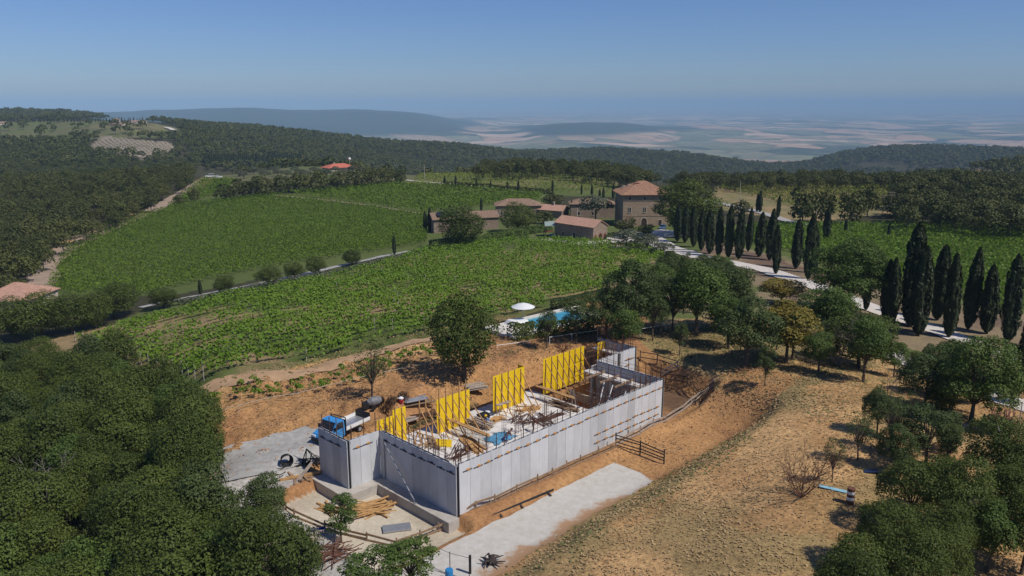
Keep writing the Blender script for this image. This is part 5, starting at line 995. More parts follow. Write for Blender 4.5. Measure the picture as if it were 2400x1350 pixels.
# twiggy dead growth
def dead_shrub(name, label, p, h, spread, n, m, seed, lev=3, r0=.05):
    r = random.Random(seed); t = thing(name, label, 'dead shrub', p); mb = MB()
    def grow(a, d, l, rad, k):
        b = a + d * l; mb.tube([a, a.lerp(b, .5) + Vector((r.gauss(0, .04), r.gauss(0, .04), 0)) * l, b], [rad, rad * .8, rad * .5], 4, 0, False)
        if k:
            for _ in range(3): e = (d + Vector((r.gauss(0, .5), r.gauss(0, .5), r.gauss(.15, .3)))).normalized(); grow(a.lerp(b, r.uniform(.5, 1)), e, l * r.uniform(.5, .8), rad * .55, k - 1)
    for k in range(n): a = 2 * math.pi * k / n + r.uniform(-.3, .3); grow(Vector((0, 0, -.1)), Vector((math.cos(a) * spread, math.sin(a) * spread, 1)).normalized(), h * r.uniform(.4, .6), r0, lev)
    part('branches', mb, m, t); return t
M_RUSTTWIG = mat('rusty_twigs', (.17, .085, .055), .9, .25, 4)
dead_shrub('dead_shrub', 'rust brown dead shrub standing alone on the dry slope', G(1878, 1165), 4.2, .75, 9, M_RUSTTWIG, 2, 4, .05)
dead_shrub('dead_shrub', 'bare silvery dead tree between green crowns on the bank', G(1965, 858), 5.4, .7, 6, M_DEADWOOD, 3, 4, .09)
dead_shrub('dead_shrub', 'grey leafless bush in front of the wood at the bottom edge', G(668, 1400), 4.6, .6, 6, M_DEADWOOD, 4, 4, .07)
dead_shrub('dead_shrub', 'dark brown twig thicket under the scrub trees', G(2115, 1060), 2.2, .9, 8, M_RUSTTWIG, 5, 3, .04)
dead_shrub('dead_shrub', 'bare branches poking out of the near wood', G(120, 1240) + Vector((0, 0, 3)), 4.6, .6, 4, M_DEADWOOD, 6, 3, .06)
dead_shrub('dead_shrub', 'brown brushwood heap behind the far yellow formwork', G(1320, 822), 1.8, 1.2, 10, M_RUSTTWIG, 7, 3, .05)
for i, (px, py, top) in enumerate([(2080, 950, 880), (2240, 945, 850)]):
    p = G(px, py); h = hgt_px(p, top); dead_shrub('dead_sapling', f'bare dead sapling {["at the lip of the dry slope", "among the lane side trees"][i]}', p, h * 1.2, .12, 2, M_DEADWOOD, 12 + i, 2, .05)
# ================================================================ FARM, VILLA, POOL
def stone_mat(name, c1, c2, c3):
    m, t, b = nodes_of(name); L = t.links.new; N = t.nodes.new; b.inputs['Roughness'].default_value = .92; b.inputs['Specular IOR Level'].default_value = .1
    geo = N('ShaderNodeNewGeometry'); mp = N('ShaderNodeMapping'); mp.inputs['Scale'].default_value = (2.2, 2.2, 4.2); L(geo.outputs['Position'], mp.inputs[0])
    vo = N('ShaderNodeTexVoronoi'); vo.inputs['Scale'].default_value = 1.0; L(mp.outputs[0], vo.inputs['Vector']); sp = N('ShaderNodeSeparateColor'); L(vo.outputs['Color'], sp.inputs[0])
    n = N('ShaderNodeTexNoise'); n.inputs['Scale'].default_value = .5; n.inputs['Detail'].default_value = 5; L(geo.outputs['Position'], n.inputs['Vector'])
    r = N('ShaderNodeValToRGB'); r.color_ramp.elements[0].color = (*c1, 1); r.color_ramp.elements[1].color = (*c2, 1); L(sp.outputs[0], r.inputs[0])
    f = N('ShaderNodeMapRange'); f.inputs[1].default_value = .4; f.inputs[2].default_value = .65; L(n.outputs[0], f.inputs[0]); x = N('ShaderNodeMix'); x.data_type = 'RGBA'; L(f.outputs[0], x.inputs[0]); L(r.outputs[0], x.inputs[6]); x.inputs[7].default_value = (*c3, 1)
    x.inputs[0].default_value = .3; L(x.outputs[2], b.inputs['Base Color']); return m
M_STONE = stone_mat('brown_stone', (.24, .175, .12), (.40, .30, .21), (.30, .215, .145)); M_STONE2 = stone_mat('grey_stone', (.20, .15, .115), (.32, .25, .19), (.25, .18, .13))
M_TRIM = mat('pale_stone', (.50, .43, .35), .85, .12, 2); M_GLASS = mat('dark_glass', (.02, .022, .026), .15, .1, 2, spec=.5); M_DOOR = mat('dark_door', (.05, .028, .018), .7, .2, 5)
M_STUCCO = mat('pale_plaster', (.55, .46, .36), .9, .12, .6); M_BRICK = mat('brick_red', (.30, .12, .075), .9, .2, 5)
def roof_mat(name, c, c2, sc=9.0):
    m, t, b = nodes_of(name); L = t.links.new; N = t.nodes.new; b.inputs['Roughness'].default_value = .9; b.inputs['Specular IOR Level'].default_value = .1
    tc = N('ShaderNodeTexCoord'); n = N('ShaderNodeTexNoise'); n.inputs['Scale'].default_value = 1.1; n.inputs['Detail'].default_value = 8; n.inputs['Roughness'].default_value = .75; L(tc.outputs['Object'], n.inputs['Vector'])
    r = N('ShaderNodeValToRGB'); r.color_ramp.elements[0].position = .33; r.color_ramp.elements[1].position = .68; r.color_ramp.elements[0].color = (*c2, 1); r.color_ramp.elements[1].color = (*c, 1); L(n.outputs[0], r.inputs[0]); L(r.outputs[0], b.inputs['Base Color']); return m
M_ROOF = roof_mat('terracotta_tiles', (.42, .245, .16), (.25, .135, .085)); M_ROOF2 = roof_mat('pink_tiles', (.47, .29, .215), (.32, .18, .13)); M_ROOF3 = roof_mat('brown_tiles', (.33, .225, .16), (.20, .13, .09)); M_ROOFR = roof_mat('red_tiles', (.55, .17, .115), (.40, .12, .08))
def roof_faces(faces, th=.14, rib=None, ribr=.09):
    """roof planes as slabs with rows of half round tiles running down the slope"""
    slab = MB(); rows = MB()
    for f in faces:
        f = [Vector(v) for v in f]; n = (f[1] - f[0]).cross(f[-1] - f[0]).normalized();  n = n if n.z > 0 else -n; k = len(f)
        slab.add(f + [v - n * th for v in f], [tuple(range(k)), tuple(range(k, 2 * k))[::-1]] + [(i, i + k, (i + 1) % k + k, (i + 1) % k) for i in range(k)])
        if rib:
            e = (f[1] - f[0]).normalized(); up = n.cross(e); up = up if up.z > 0 else -up; L = (f[1] - f[0]).length; t = rib / 2
            P2 = [((v - f[0]).dot(e), (v - f[0]).dot(up)) for v in f]
            while t < L:
                ys = []
                for i in range(k):
                    (x1, y1), (x2, y2) = P2[i], P2[(i + 1) % k]
                    if (x1 <= t < x2) or (x2 <= t < x1): ys.append(y1 + (y2 - y1) * (t - x1) / (x2 - x1))
                if len(ys) >= 2 and max(ys) - min(ys) > .2:
                    a = f[0] + e * t + up * min(ys); b = f[0] + e * t + up * max(ys); w = e * ribr
                    rows.add([a - w, a + n * ribr, a + w, b - w, b + n * ribr, b + w], [(0, 1, 4, 3), (1, 2, 5, 4), (0, 2, 1)])
                t += rib
    return slab, rows
def house(label, loc, rot, L, W, h, rise, kind='gable', over=.5, wallm=None, roofm=None, rib=.55, windows=(), chim=(), name='farmhouse', extra=None):
    """L along local x, W along local y (away from the viewer), openings given as (face, x, z, w, h, kind)"""
    t = thing(name, label, 'house', loc, rot); wallm = wallm or M_STONE2; roofm = roofm or M_ROOF2
    w = MB(); o = over
    if kind == 'gable': w.profile([(0, -2), (W, -2), (W, h), (W / 2, h + rise), (0, h)], 0, L); w.v = [(y, x, z) for x, y, z in w.v]; w.f = [f[::-1] for f in w.f]
    else: w.lohi((0, 0, -2), (L, W, h))
    part('wall', w, wallm, t); s = rise / (W / 2)
    if kind == 'gable':
        z0 = h - o * s + .12; F = [[(-o, -o, z0), (L + o, -o, z0), (L + o, W / 2, h + rise + .12), (-o, W / 2, h + rise + .12)], [(L + o, W + o, z0), (-o, W + o, z0), (-o, W / 2, h + rise + .12), (L + o, W / 2, h + rise + .12)]]
    else:
        R0 = min(W, L) / 2; z0 = h + .02; a, b = (W / 2, L - W / 2) if L > W else (L / 2 - .5, L / 2 + .5)
        F = [[(-o, -o, z0), (L + o, -o, z0), (b, W / 2, h + rise), (a, W / 2, h + rise)], [(L + o, W + o, z0), (-o, W + o, z0), (a, W / 2, h + rise), (b, W / 2, h + rise)], [(-o, W + o, z0), (-o, -o, z0), (a, W / 2, h + rise)], [(L + o, -o, z0), (L + o, W + o, z0), (b, W / 2, h + rise)]]
    slab, rows = roof_faces(F, .14, rib); rf = part('roof', slab, roofm, t)
    if rows.v: q = part('tile_rows', rows, roofm, rf); q['kind'] = 'stuff'
    for x, y, sx, sy, hh in chim: part('chimney', MB().lohi((x, y, h), (x + sx, y + sy, h + hh)).lohi((x - .1, y - .1, h + hh), (x + sx + .1, y + sy + .1, h + hh + .12)).lohi((x + .1, y + .1, h + hh + .3), (x + sx - .1, y + sy - .1, h + hh + .38)), M_BRICK if sx > .9 else M_STUCCO, rf)
    for face, x, z, ww, hh, k in windows:
        M = Matrix.Translation((x, 0, z)) if face == 'f' else Matrix.Translation((L, x, z)) @ Matrix.Rotation(math.pi / 2, 4, 'Z') if face == 'r' else Matrix.Translation((0, W - x, z)) @ Matrix.Rotation(-math.pi / 2, 4, 'Z')
        nm = 'door' if k in ('door', 'arch') else 'window'; wn = link(nm, None, t); wn.matrix_local = M
        if k == 'arch':
            arc = [(-ww / 2, 0)] + [(-ww / 2 * math.cos(a), hh - ww / 2 + ww / 2 * math.sin(a)) for a in np.linspace(0, math.pi, 9)] + [(ww / 2, 0)]; big = [(-ww / 2 - .22, 0)] + [(-(ww / 2 + .22) * math.cos(a), hh - ww / 2 + (ww / 2 + .22) * math.sin(a)) for a in np.linspace(0, math.pi, 9)] + [(ww / 2 + .22, 0)]
            part('leaf', MB().profile(arc, -.02, .05), M_DOOR, wn); fm = MB(); n = len(arc)
            fm.add([(x_, -.07, z_) for x_, z_ in arc] + [(x_, -.07, z_) for x_, z_ in big] + [(x_, .03, z_) for x_, z_ in arc] + [(x_, .03, z_) for x_, z_ in big], [(i, i + 1, i + 1 + n, i + n) for i in range(n - 1)] + [(i + 2 * n, i, i + n, i + 3 * n) for i in (0,)] + [(i + 1, i, i + 2 * n, i + 1 + 2 * n) for i in range(n - 1)]); part('frame', fm, M_TRIM if wallm is M_STONE else M_BRICK, wn)
        else:
            f = .14; part('frame', MB().lohi((-ww / 2 - f, -.07, -f), (-ww / 2, .03, hh + f)).lohi((ww / 2, -.07, -f), (ww / 2 + f, .03, hh + f)).lohi((-ww / 2, -.07, hh), (ww / 2, .03, hh + f)).lohi((-ww / 2 - .1, -.14, -f - .02), (ww / 2 + .1, .03, -.01)), M_TRIM, wn)
            part('pane' if k != 'door' else 'leaf', MB().lohi((-ww / 2, -.02, 0), (ww / 2, .04, hh)), M_DOOR if k == 'door' else M_GLASS, wn)
            if k == 'tall': part('mullion', MB().lohi((-.05, -.05, 0), (.05, -.021, hh)), M_TRIM, wn)
    if extra: extra(t)
    return t
pv_ = G(1459, 531); pv_.z -= .2; VH = hgt_px(pv_, 457)
def villa_extra(t):
    for z in (VH * .33, VH * .80): part('string_course', MB().lohi((-.08, -.08, z), (15.58, -.004, z + .2)), M_TRIM if z < 0 else M_STONE2, t)
    part('cornice', MB().lohi((-.25, -.25, VH - .35), (15.75, -.003, VH)), M_BRICK, t)
    part('blind_arch', MB().add([(x_, y_, z_) for y_ in (-.05,) for x_, z_ in [(2.2 - r_ * math.cos(a), 2.2 + r_ * math.sin(a)) for r_ in (1.05, 1.25) for a in np.linspace(0, math.pi, 9)]], [(i, i + 1, i + 10, i + 9) for i in range(8)]), M_BRICK, t)
house('tall square stone villa with hipped terracotta roof and arched door', pv_, R(4), 15.5, 13.5, VH, hgt_px(pv_, 424) - VH - .6, 'hip', .9, M_STONE, M_ROOF, .5,
      [('f', 2.2, VH * .85, .75, .85, 'win'), ('f', 7.2, VH * .85, .75, .85, 'win'), ('f', 12.2, VH * .85, .75, .85, 'win'), ('f', 2.2, VH * .45, .95, 1.75, 'tall'), ('f', 7.2, VH * .45, .95, 1.75, 'tall'), ('f', 12.2, VH * .45, .95, 1.75, 'tall'), ('f', 2.2, 1.1, .9, .95, 'win'), ('f', 7.2, .1, 1.9, 2.9, 'arch'), ('f', 12.6, .1, 1.1, 2.2, 'door'),
       ('l', 4, VH * .45, .9, 1.6, 'tall'), ('l', 9.5, VH * .45, .9, 1.6, 'tall')], [(4.7, 5.0, 1.7, 1.2, 3.1), (3.0, 7.6, .8, .8, 2.4), (1.5, 8.5, .7, .7, 1.9)], 'villa', villa_extra)
def house_px(label, bpx, apx, W, eave, ridge, **k):
    """nearest ground corner, other end of the long wall, depth"""
    b, a = G(*bpx), G(*apx); d = (b - a); L = math.hypot(d.x, d.y); z = min(a.z, b.z); h = hgt_px(Vector((b.x, b.y, z)), eave)
    return house(label, (a.x, a.y, z), math.atan2(d.y, d.x), L, W, h, max(.8, ridge), **k)
house_px('long low stone annex with pink tiled roof and arched gable end', (1390, 566), (1301, 556), 6.4, 533, 1.7, over=.35, roofm=M_ROOF2, rib=.5, windows=[('f', 7.6, .2, .9, 2.1, 'door'), ('f', 3.2, .9, .8, 1.1, 'win'), ('f', 10, .9, .6, .9, 'win'), ('r', 3.2, .1, 1.5, 2.4, 'arch'), ('r', 1.1, .7, .8, 1.5, 'arch'), ('r', 5.3, .7, .8, 1.5, 'arch')], name='annex')
house_px('hipped stone farmhouse half hidden behind the round green tree', (1268, 508), (1163, 510), 9, 482, 2.2, kind='hip', roofm=M_ROOF3, windows=[('f', 2, 1.0, .8, 1.1, 'win'), ('f', 6, 1.0, .8, 1.1, 'win')])
house_px('small gabled house with a slim chimney between the farm trees', (1316, 512), (1262, 508), 6, 494, 1.5, roofm=M_ROOF2, chim=[(4.6, 2.6, .5, .5, 2.4)])
house_px('low stone barn with dark panels on its roof behind the great tree', (1168, 536), (1017, 547), 7.5, 508, 1.6, roofm=M_ROOF3, name='barn', extra=lambda t: part('solar_panel', MB().box((5.0, 1.6, hgt_px(G(1017, 547), 509) + .72), (7, 2.6, .08), Matrix.Rotation(.40, 3, 'X')), M_GLASS, t))
house_px('rear stone farmhouse with brown roof left of the tall villa'.replace('left of', 'beside'), (1440, 512), (1337, 512), 8, 479, 1.8, kind='hip', roofm=M_ROOF3, windows=[('f', 3, 1.2, .8, 1.2, 'win'), ('f', 8, 1.2, .8, 1.2, 'win')])
house_px('red roofed house standing alone beyond the hedgerow', (832, 402), (772, 401), 9, 391, 2.1, kind='hip', over=1.0, wallm=M_STUCCO, roofm=M_ROOFR, rib=None, windows=[('f', 12, .6, 1.2, 2, 'door'), ('f', 5, 1.0, 1.2, 1.2, 'win')], chim=[(5, 4, .7, .7, 2.4)], name='country_house')
bp_ = G(812, 402); solo('satellite_ball', MB().lathe([(.05, 0), (.06, 5.6), (.6, 5.9), (.85, 6.5), (.6, 7.1), (.05, 7.35)], 12), M_WHITE, 'white round dish on a mast above the red roof', 'dish', bp_ + Vector((0, 10.5, 0)))
house_px('house with a big pink roof among the trees at the frame edge', (64, 735), (-50, 742), 11, 705, 2.6, kind='hip', wallm=M_STUCCO, roofm=M_ROOF2, windows=[('f', 6, 1.0, 1, 1.3, 'win')])
for lab, bpx, apx, ev, k in [('tall stone house of the far hill farm', (274, 292), (263, 292), 280, 'hip'), ('long roofed farmhouse on the far hill', (327, 289), (300, 291), 284.5, 'gable'), ('pale little house at the end of the far hill farm', (345, 288), (332, 288), 283, 'hip'), ('lone pale house in the forest edge on the far hill', (429, 289), (413, 289), 285.3, 'hip'), ('tiny pinkish house at the far edge of the ridge field', (17, 293), (1, 294), 288, 'gable'), ('low shed with pale wall below the far hill farm', (286, 294), (257, 294.5), 291.3, 'gable')]:
    house_px(lab, bpx, apx, 8, ev, 1.8, kind=k, wallm=M_STUCCO, roofm=M_ROOF3, rib=None, windows=[('f', 3, 1.2, 1, 1.4, 'win')])
pg = thing('pergola', 'pale flat awning on posts at the end of the tiled annex', 'pergola', G(1277, 556)); W0 = G(1302, 556) - G(1277, 556); aw = hgt_px(G(1277, 556), 530)
part('awning', MB().add([(0, 0, aw), (W0.x, 0, aw + .25), (W0.x, 5, aw + .9), (0, 5, aw + .6), (0, 0, aw - .1), (W0.x, 0, aw + .15), (W0.x, 5, aw + .8), (0, 5, aw + .5)], [(0, 1, 2, 3), (4, 7, 6, 5), (0, 4, 5, 1), (1, 5, 6, 2), (2, 6, 7, 3), (3, 7, 4, 0)]), mat('pale_awning', (.30, .36, .33), .7, .1), pg)
for x, y in ((.15, .15), (W0.x - .2, .2), (.15, 4.8), (W0.x - .2, 4.8)): part('post', MB().lohi((x, y, -.3), (x + .12, y + .12, aw - .05)), M_DARKT, pg)
solo('red_awning', MB().lohi((-1.6, -.8, 1.0), (1.6, .8, 1.1)).lohi((-1.5, -.7, 0), (-1.4, -.6, 1.0)).lohi((1.4, -.7, 0), (1.5, -.6, 1.0)).lohi((-1.5, .6, 0), (-1.4, .7, 1.0)).lohi((1.4, .6, 0), (1.5, .7, 1.0)), mat('red_cloth', (.30, .05, .03), .8, .2), 'dark red covered table under the pale awning', 'table', G(1285, 551))
solo('paddling_pool', MB().lathe([(1.0, 0), (1.1, .3), (1.0, .42), (.9, .3)], 14), mat('sky_blue_vinyl', (.10, .38, .62), .4, .1), 'round blue tub beside the tiled annex', 'tub', G(1296, 552))
for i, (px, py) in enumerate([(1430, 563), (1448, 566), (1500, 572)]): put_tree(K_SHRUB, G(px, py), 1.8, f'{ORD[i]} small shrub along the court wall, from the annex', 'shrub', 'shrubs of the court', 3.2)
cw = thing('court_wall', 'pale low wall at the end of the annex court', 'wall', G(1400, 580)); d = G(1460, 577) - G(1400, 580); part('wall', MB().bar((0, 0, .3), (d.x, d.y, d.z + .3), .4, 1.1), M_STUCCO, cw); part('coping', MB().bar((0, 0, .9), (d.x, d.y, d.z + .9), .55, .09), M_BRICK, cw)
solo('white_gazebo', MB().lohi((-1.5, -1.2, 1.9), (1.5, 1.2, 2.05)).lohi((-1.4, -1.1, 0), (-1.3, -1, 1.9)).lohi((1.3, -1.1, 0), (1.4, -1, 1.9)).lohi((-1.4, 1, 0), (-1.3, 1.1, 1.9)).lohi((1.3, 1, 0), (1.4, 1.1, 1.9)), M_STEEL, 'grey garden shelter before the villa court', 'shelter', G(1452, 572))
# pool
P0, P1, P3 = G(1262, 774), G(1385, 748), G(1226, 757); ang = math.atan2(*(P1 - P0).yx); Lp = math.hypot((P1 - P0).x, (P1 - P0).y); dv = Vector((-math.sin(ang), math.cos(ang), 0)); Wp = max(3.6, (P3 - P0).dot(dv))
zs_ = max(TZ1(*(P0 + Vector((math.cos(ang) * a, math.sin(ang) * a, 0)) + dv * b)[:2]) for a in (-4, 0, Lp / 2, Lp) for b in (-1, 0, Wp, Wp + 1)) + .05
po = thing('swimming_pool', 'long blue swimming pool with pale paving in the clearing', 'pool', (P0.x, P0.y, zs_), ang)
M_PAVE = mat('pool_paving', (.66, .61, .53), .85, .1, 1.5)
part('coping', MB().lohi((-.9, -.9, -2), (Lp + .9, 0, .1)).lohi((-.9, Wp, -2), (Lp + .9, Wp + .9, .1)).lohi((-5.2, -.9, -2), (0, Wp + .6, .095)).lohi((Lp, -.3, -2), (Lp + 3, Wp + .6, .095)), M_PAVE, po)
wm_, wt_, wb_ = nodes_of('pool_water'); wb_.inputs['Base Color'].default_value = (.055, .30, .40, 1); wb_.inputs['Roughness'].default_value = .06; wb_.inputs['Specular IOR Level'].default_value = .5
wn_ = wt_.nodes.new('ShaderNodeTexNoise'); wn_.inputs['Scale'].default_value = 2.5; wbp = wt_.nodes.new('ShaderNodeBump'); wbp.inputs['Distance'].default_value = .03; wt_.links.new(wn_.outputs[0], wbp.inputs['Height']); wt_.links.new(wbp.outputs[0], wb_.inputs['Normal'])
part('water', MB().lohi((0, 0, -1.9), (Lp, Wp, -.06)), wm_, po)
ub = thing('parasol', 'white round parasol at the near end of the pool', 'parasol', (0, 0, 0)); up_ = G(1226, 765); ub.location = (up_.x, up_.y, max(up_.z, zs_)); part('canopy', MB().lathe([(1.65, 2.15), (1.7, 2.22), (1.0, 2.55), (.1, 2.8)], 16), M_WHITE, ub); part('pole', MB().tube([(0, 0, 0), (0, 0, 2.75)], .04, 8), M_STEEL, ub); part('foot', MB().lathe([(.4, 0), (.35, .1)], 12), M_STEEL, ub)
q = G(1212, 771); solo('covered_loungers', MB().add([(-1.6, -1, 0), (1.6, -1, 0), (1.6, 1, 0), (-1.6, 1, 0), (-1.2, -.8, .55), (1.3, -.8, .45), (1.3, .8, .45), (-1.2, .8, .6)], [(0, 1, 5, 4), (1, 2, 6, 5), (2, 3, 7, 6), (3, 0, 4, 7), (4, 5, 6, 7)]), M_WHITE, 'white sheet covered furniture beside the parasol', 'furniture', (q.x, q.y, zs_ + .1), ang)
def hedge(label, pts, wdt, h, m, n_per=120, leaf=.32, seed=1):
    rng = np.random.default_rng(seed); P = [G(*p) for p in pts]; C = []; Nn = []
    for a, b in zip(P, P[1:]):
        l = (b - a).length; n = int(l * n_per); t = rng.uniform(0, 1, n); d = (b - a).normalized(); nr = Vector((-d.y, d.x, 0)); s = rng.uniform(-1, 1, n); v = rng.uniform(0, 1, n); top = rng.uniform(0, 1, n) < .4
        lat = np.where(top, s, np.sign(s)) * wdt / 2 * (1 + .25 * np.sin(t * l * 1.7 + s)); zz = np.where(top, 1, v) * h * (.85 + .3 * fbm(t * l + a.x, t * 0 + a.y, 2.2, 2, 7))
        X = a.x + (b.x - a.x) * t + nr.x * lat; Y = a.y + (b.y - a.y) * t + nr.y * lat; C.append(np.stack([X, Y, TZ(X, Y) + zz], -1)); Nn.append(np.stack([nr.x * np.where(top, 0, np.sign(s)), nr.y * np.where(top, 0, np.sign(s)), np.where(top, 1, .2)], -1))
    C = np.concatenate(C); o = np.array(P[0]); return tag(link('hedge', quads_mesh('hedge', leaves(rng, C - o, np.concatenate(Nn), leaf, .65, .6), m), None, P[0]), label, 'hedge')
hedge('dark clipped hedge between the pool and the earth bank', [(1196, 796), (1260, 793), (1330, 784), (1400, 776)], 1.8, 1.9, M_OAK, 330, .3, 1)
hedge('loose hedge on the vineyard side of the pool', [(1300, 728), (1345, 716), (1420, 700)], 1.6, 1.6, M_MID, 260, .3, 2)
hedge('scrubby hedge between the lower vine rows and the low barn', [(1010, 585), (1080, 578), (1160, 566), (1230, 556)], 3, 2.4, M_LIGHT, 160, .5, 3)
hedge('scrub line on the lane side of the middle vineyard', [(420, 715), (500, 700), (600, 678), (720, 655), (860, 622), (1000, 592)], 1.6, .9, M_OLIVE, 60, .5, 4)
hedge('dark hedge along the pale field path', [(1040, 436), (1120, 441), (1180, 447), (1290, 455)], 2.2, 2.2, M_OAKF, 30, .9, 5)
hedge('flowering hedge behind the tiled annex', [(1180, 555), (1240, 548), (1290, 540)], 2.4, 2.0, M_LIGHT, 120, .5, 6)
hedge('olive hedge in front of the court', [(1430, 592), (1490, 594), (1570, 606)], 1.8, 1.5, M_OLIVE, 140, .4, 7)
# ---- vehicles
def wheel(t, x, y, r=.33, w=.22):
    s = 1 if y > 0 else -1; o = link('wheel', MB().tube([(0, -w / 2, 0), (0, w / 2, 0)], r, 16).mesh('tyre', M_BLACKR), t, (x, y, r)); part('rim', MB().tube([(0, s * w * .3, 0), (0, s * (w / 2 + .012), 0)], r * .58, 12), M_STEEL, o)
def car(name, label, cat, p, rot, m, long=4.1, van=False):
    t = thing(name, label, cat, p, rot); L2 = long / 2; H = 1.75 if van else 1.42
    part('body', MB().profile([(-L2, .35), (-L2 + .05, .78), (-L2 + .2, .92), (L2 - .9, .92), (L2 - .12, .74), (L2, .55), (L2 - .02, .3), (-L2 + .05, .28)], -.84, .84), m, t)
    c = [(-L2 + .12, .923), (-L2 + (.2 if van else .55), H), (L2 - 1.7, H), (L2 - .95, .923)]; part('cabin', MB().profile([c[0], c[3], (c[2][0], H - .06), (c[1][0], H - .06)], -.74, .74), M_GLASS, t); part('roof', MB().box(((c[1][0] + c[2][0]) / 2, 0, H - .02), (c[2][0] - c[1][0] + .1, 1.4, .07)), m, t)
    for s in (-1, 1):
        part('headlight', MB().box((L2 - .1, s * .6, .66), (.14, .3, .14)), M_WHITE, t)
        for x in (-L2 + .75, L2 - .8): wheel(t, x, s * .76)
    return t
M_CARBLUE = mat('blue_car_paint', (.06, .13, .24), .3, .05); M_CARRED = mat('dark_red_paint', (.12, .02, .025), .35, .1)
car('parked_car', 'blue car parked in the shade before the villa', 'car', G(1553, 537), R(250), M_CARBLUE)
car('parked_car', 'dark red car parked under the trees on the dirt track', 'car', G(80, 622), R(10), M_CARRED)
car('parked_car', 'white car parked at the end of the hedgerow vineyard', 'car', G(512, 417), R(20), M_WHITE); car('parked_van', 'white van parked by the trees at the head of the track', 'van', G(492, 415), R(200), M_WHITE, 4.8, True)
M_BLUE = mat('blue_truck_paint', (.05, .27, .60), .32, .06, 2, spec=.5)
pf, pr_ = G(757, 1040), G(846, 1003); hd = math.atan2(pf.y - pr_.y, pf.x - pr_.x); mid = (pf + pr_) / 2; mid.z = max(TZ1(mid.x, mid.y), .3) + .05
tr = thing('pickup_truck', 'bright blue pickup truck with grey flat bed parked behind the walls', 'truck', mid, hd)
cabp = [(.55, .5), (.55, 1.15), (.62, 1.95), (.75, 2.12), (1.45, 2.14), (1.62, 2.06), (2.12, 1.32), (2.9, 1.08), (3.08, .8), (3.1, .45), (2.9, .38), (.7, .38)]
part('cab', MB().profile(cabp, -.96, .96), M_BLUE, tr)
part('windscreen', MB().add([(1.66, -.84, 2.02), (1.66, .84, 2.02), (2.12, .88, 1.35), (2.12, -.88, 1.35), (1.70, -.84, 2.06), (1.70, .84, 2.06), (2.18, .88, 1.36), (2.18, -.88, 1.36)], [(4, 7, 6, 5), (0, 1, 2, 3), (0, 4, 5, 1), (3, 2, 6, 7), (0, 3, 7, 4), (1, 5, 6, 2)]), M_GLASS, tr)
for s in (-1, 1):
    part('side_window', MB().profile([(.78, 1.3), (.80, 1.95), (1.45, 1.98), (1.95, 1.32)], s * .975 - .012, s * .975 + .012), M_GLASS, tr); part('mirror', MB().box((1.95, s * 1.12, 1.5), (.12, .22, .34)), M_DARKMETAL, tr); part('headlight', MB().box((3.02, s * .68, .84), (.2, .4, .2)), M_WHITE, tr)
    part('side_board', MB().box((-1.25, s * 1.02, 1.06), (3.3, .05, .36)), M_WHITE, tr); part('door_handle', MB().box((.9, s * .98, 1.12), (.2, .05, .05)), M_DARKMETAL, tr)
    for x in (2.3, -1.5): wheel(tr, x, s * .86, .36, .24)
part('bumper', MB().box((3.08, 0, .5), (.2, 1.9, .3)), M_DARKMETAL, tr); part('bed_floor', MB().box((-1.25, 0, .86), (3.35, 2.1, .08)), M_STEEL, tr); part('chassis', MB().box((-.6, 0, .62), (4.4, .8, .2)), M_DARKMETAL, tr)
part('headboard', MB().box((.44, 0, 1.45), (.06, 2.0, 1.1)).bar((.44, -1.0, .9), (.44, -1.0, 2.2), .07).bar((.44, 1.0, .9), (.44, 1.0, 2.2), .07).bar((.44, -1.0, 2.2), (.44, 1.0, 2.2), .07), M_DARKMETAL, tr); part('tailgate', MB().box((-2.93, 0, 1.25), (.05, 2.0, .7)), M_DARKMETAL, tr)
# ---- utility poles
for i, (px, py, top, cross, lab) in enumerate([(1733, 474, 425, 0, 'pale concrete pole on the road behind the villa'), (1911, 522, 482, 1, 'white leaning lamp pole behind the avenue'), (2068, 510, 456, 1, 'shorter wooden power pole of the pair by the wood'), (2084, 515, 448, 2, 'taller power pole with double cross arm by the wood'), (2096, 503, 470, 0, 'thin small pole next to the paired power poles'), (2131, 533, 485, 0, 'grey pole before the dark wood'), (995, 419, 385, 0, 'pale pole at the edge of the field path'), (1115, 412, 376, 0, 'distant pole in front of the tree belt'), (1341, 408, 380, 0, 'distant pole above the yellowing field'), (1311, 505, 485, 1, 'pole with a fitting above the small gabled house'), (1352, 545, 487, 0, 'thin aerial mast behind the tiled annex')]):
    p = G(px, py); h = hgt_px(p, top); t = thing('utility_pole', lab, 'pole', p); part('pole', MB().tube([(0, 0, -.5), (.15 if i == 1 else 0, 0, h)], [.16, .09], 8), M_TRIM if i in (0, 1, 5, 6, 10) else M_TIMB2, t)
    if cross:
        for k in range(cross): part('cross_arm', MB().box((0, -.1, h - .4 - k * .9), (2.2 if i in (2, 3) else 1.2, .12, .12)), M_TIMB3, t)
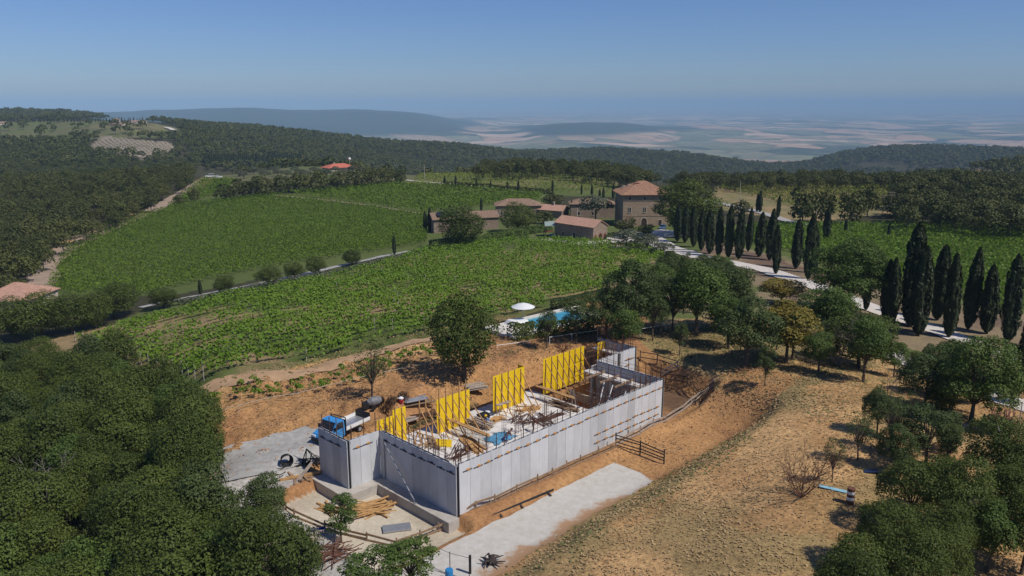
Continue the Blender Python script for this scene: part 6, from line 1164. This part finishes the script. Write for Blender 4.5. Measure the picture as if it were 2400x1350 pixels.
# ---- workers
def person(label, p, rot, joints, shirt, trousers, skinm, hat=None, seed=0):
    """one continuous skinned body; joints in metres, standing frame, x forward"""
    J = joints; names = list(J); me = bpy.data.meshes.new('person')
    E = [('pelvis', 'chest'), ('chest', 'neck'), ('neck', 'head')]
    for s in 'lr': E += [('chest', 'sh' + s), ('sh' + s, 'el' + s), ('el' + s, 'wr' + s), ('wr' + s, 'hand' + s), ('pelvis', 'hip' + s), ('hip' + s, 'kn' + s), ('kn' + s, 'an' + s), ('an' + s, 'toe' + s)]
    rad = dict(pelvis=.15, chest=.165, neck=.065, head=.105, sh=.075, el=.052, wr=.036, hand=.042, hip=.10, kn=.07, an=.05, toe=.045)
    me.from_pydata([J[n] for n in names], [(names.index(a), names.index(b)) for a, b in E], []); o = bpy.data.objects.new('person', me); COL.objects.link(o)
    md = o.modifiers.new('skin', 'SKIN'); sv_ = me.skin_vertices[0].data
    for i, n in enumerate(names): r = rad.get(n, rad.get(n[:-1])); sv_[i].radius = (r, r)
    sv_[names.index('pelvis')].use_root = True; o.modifiers.new('sub', 'SUBSURF').levels = 2; dg = bpy.context.evaluated_depsgraph_get(); m2 = bpy.data.meshes.new_from_object(o.evaluated_get(dg)); bpy.data.objects.remove(o)
    m2.materials.clear(); [m2.materials.append(x) for x in (shirt, trousers, skinm, M_DARKT)]
    def seg(c, a, b): a, b = Vector(a), Vector(b); t = max(0, min(1, (c - a).dot(b - a) / max((b - a).length_squared, 1e-6))); return (c - a.lerp(b, t)).length
    for f in m2.polygons:
        a, b = min(E, key=lambda e: seg(f.center, J[e[0]], J[e[1]]) - rad.get(e[1], rad.get(e[1][:-1])) * .6); k = b[:2]
        f.material_index = 2 if k in ('he', 'wr', 'ha', 'ne') else 3 if k == 'to' else 1 if k in ('hi', 'kn', 'an') else 0; f.use_smooth = True
    t = thing('person', label, 'person', p, rot); link('body', m2, t); h = Vector(J['head']); part('helmet' if hat is M_YEL else 'cap', MB().lathe([(.17 if hat is M_YEL else .14, 0), (.145, .03), (.13, .09), (.08, .14), (.02, .155)], 12, h + Vector((0, 0, .03))), hat or M_DARKT, t)
    return t
SKIN = mat('skin', (.36, .20, .13), .6, .08, 5); SH_BLUE = mat('blue_shirt', (.12, .20, .42), .85, .1); SH_RED = mat('maroon_shirt', (.13, .05, .04), .85, .15); SH_BRN = mat('brown_vest', (.15, .075, .055), .85, .15); TR_DK = mat('dark_trousers', (.035, .035, .045), .9, .15); TR_BL = mat('blue_trousers', (.03, .08, .22), .9, .1)
def pose(lean, hipz, kneef, arms): # forward lean in rad, pelvis height, knee forward offset
    P = Vector((0, 0, hipz)); d = Vector((math.sin(lean), 0, math.cos(lean))); c = P + d * .42; n = c + d * .17; hd_ = n + Vector((math.sin(lean * .7), 0, math.cos(lean * .7))) * .17; J = dict(pelvis=P, chest=c, neck=n, head=hd_)
    for s, y in (('l', 1), ('r', -1)):
        kz = .46 if hipz > .6 else .42; J['hip' + s] = P + Vector((0, y * .10, -.05)); J['kn' + s] = Vector((kneef + .05 * y, y * .17, kz)); J['an' + s] = Vector((kneef * .25 - .04 + .08 * y, y * .17, .07)); J['toe' + s] = J['an' + s] + Vector((.17, 0, -.03))
        sh = c + d * .05 + Vector((0, y * .19, 0)); J['sh' + s] = sh; a, b = arms; J['el' + s] = sh + Vector((a[0], y * .06, a[1])); J['wr' + s] = J['el' + s] + Vector((b[0], -y * .04, b[1])); J['hand' + s] = J['wr' + s] + Vector((b[0], 0, b[1])) * .35
    return {k: tuple(v) for k, v in J.items()}
person('worker in blue shirt and yellow helmet crouching beside the board stack', GP(1147, 995, .4), R(200), pose(.6, .36, .36, ((.15, -.22), (.2, -.12))), SH_BLUE, TR_DK, SKIN, M_YEL)
person('worker with white cap bending over the rebar behind the long wall', GP(1249, 1013, .4), R(20), pose(.5, .86, .06, ((.1, -.26), (.14, -.2))), SH_RED, TR_DK, SKIN, M_WHITE)
person('worker in brown stooping over the blue tarpaulin', GP(1186, 1037, .4), R(15), pose(.95, .82, .1, ((.08, -.27), (.1, -.22))), SH_BRN, TR_BL, SKIN, SH_BRN)
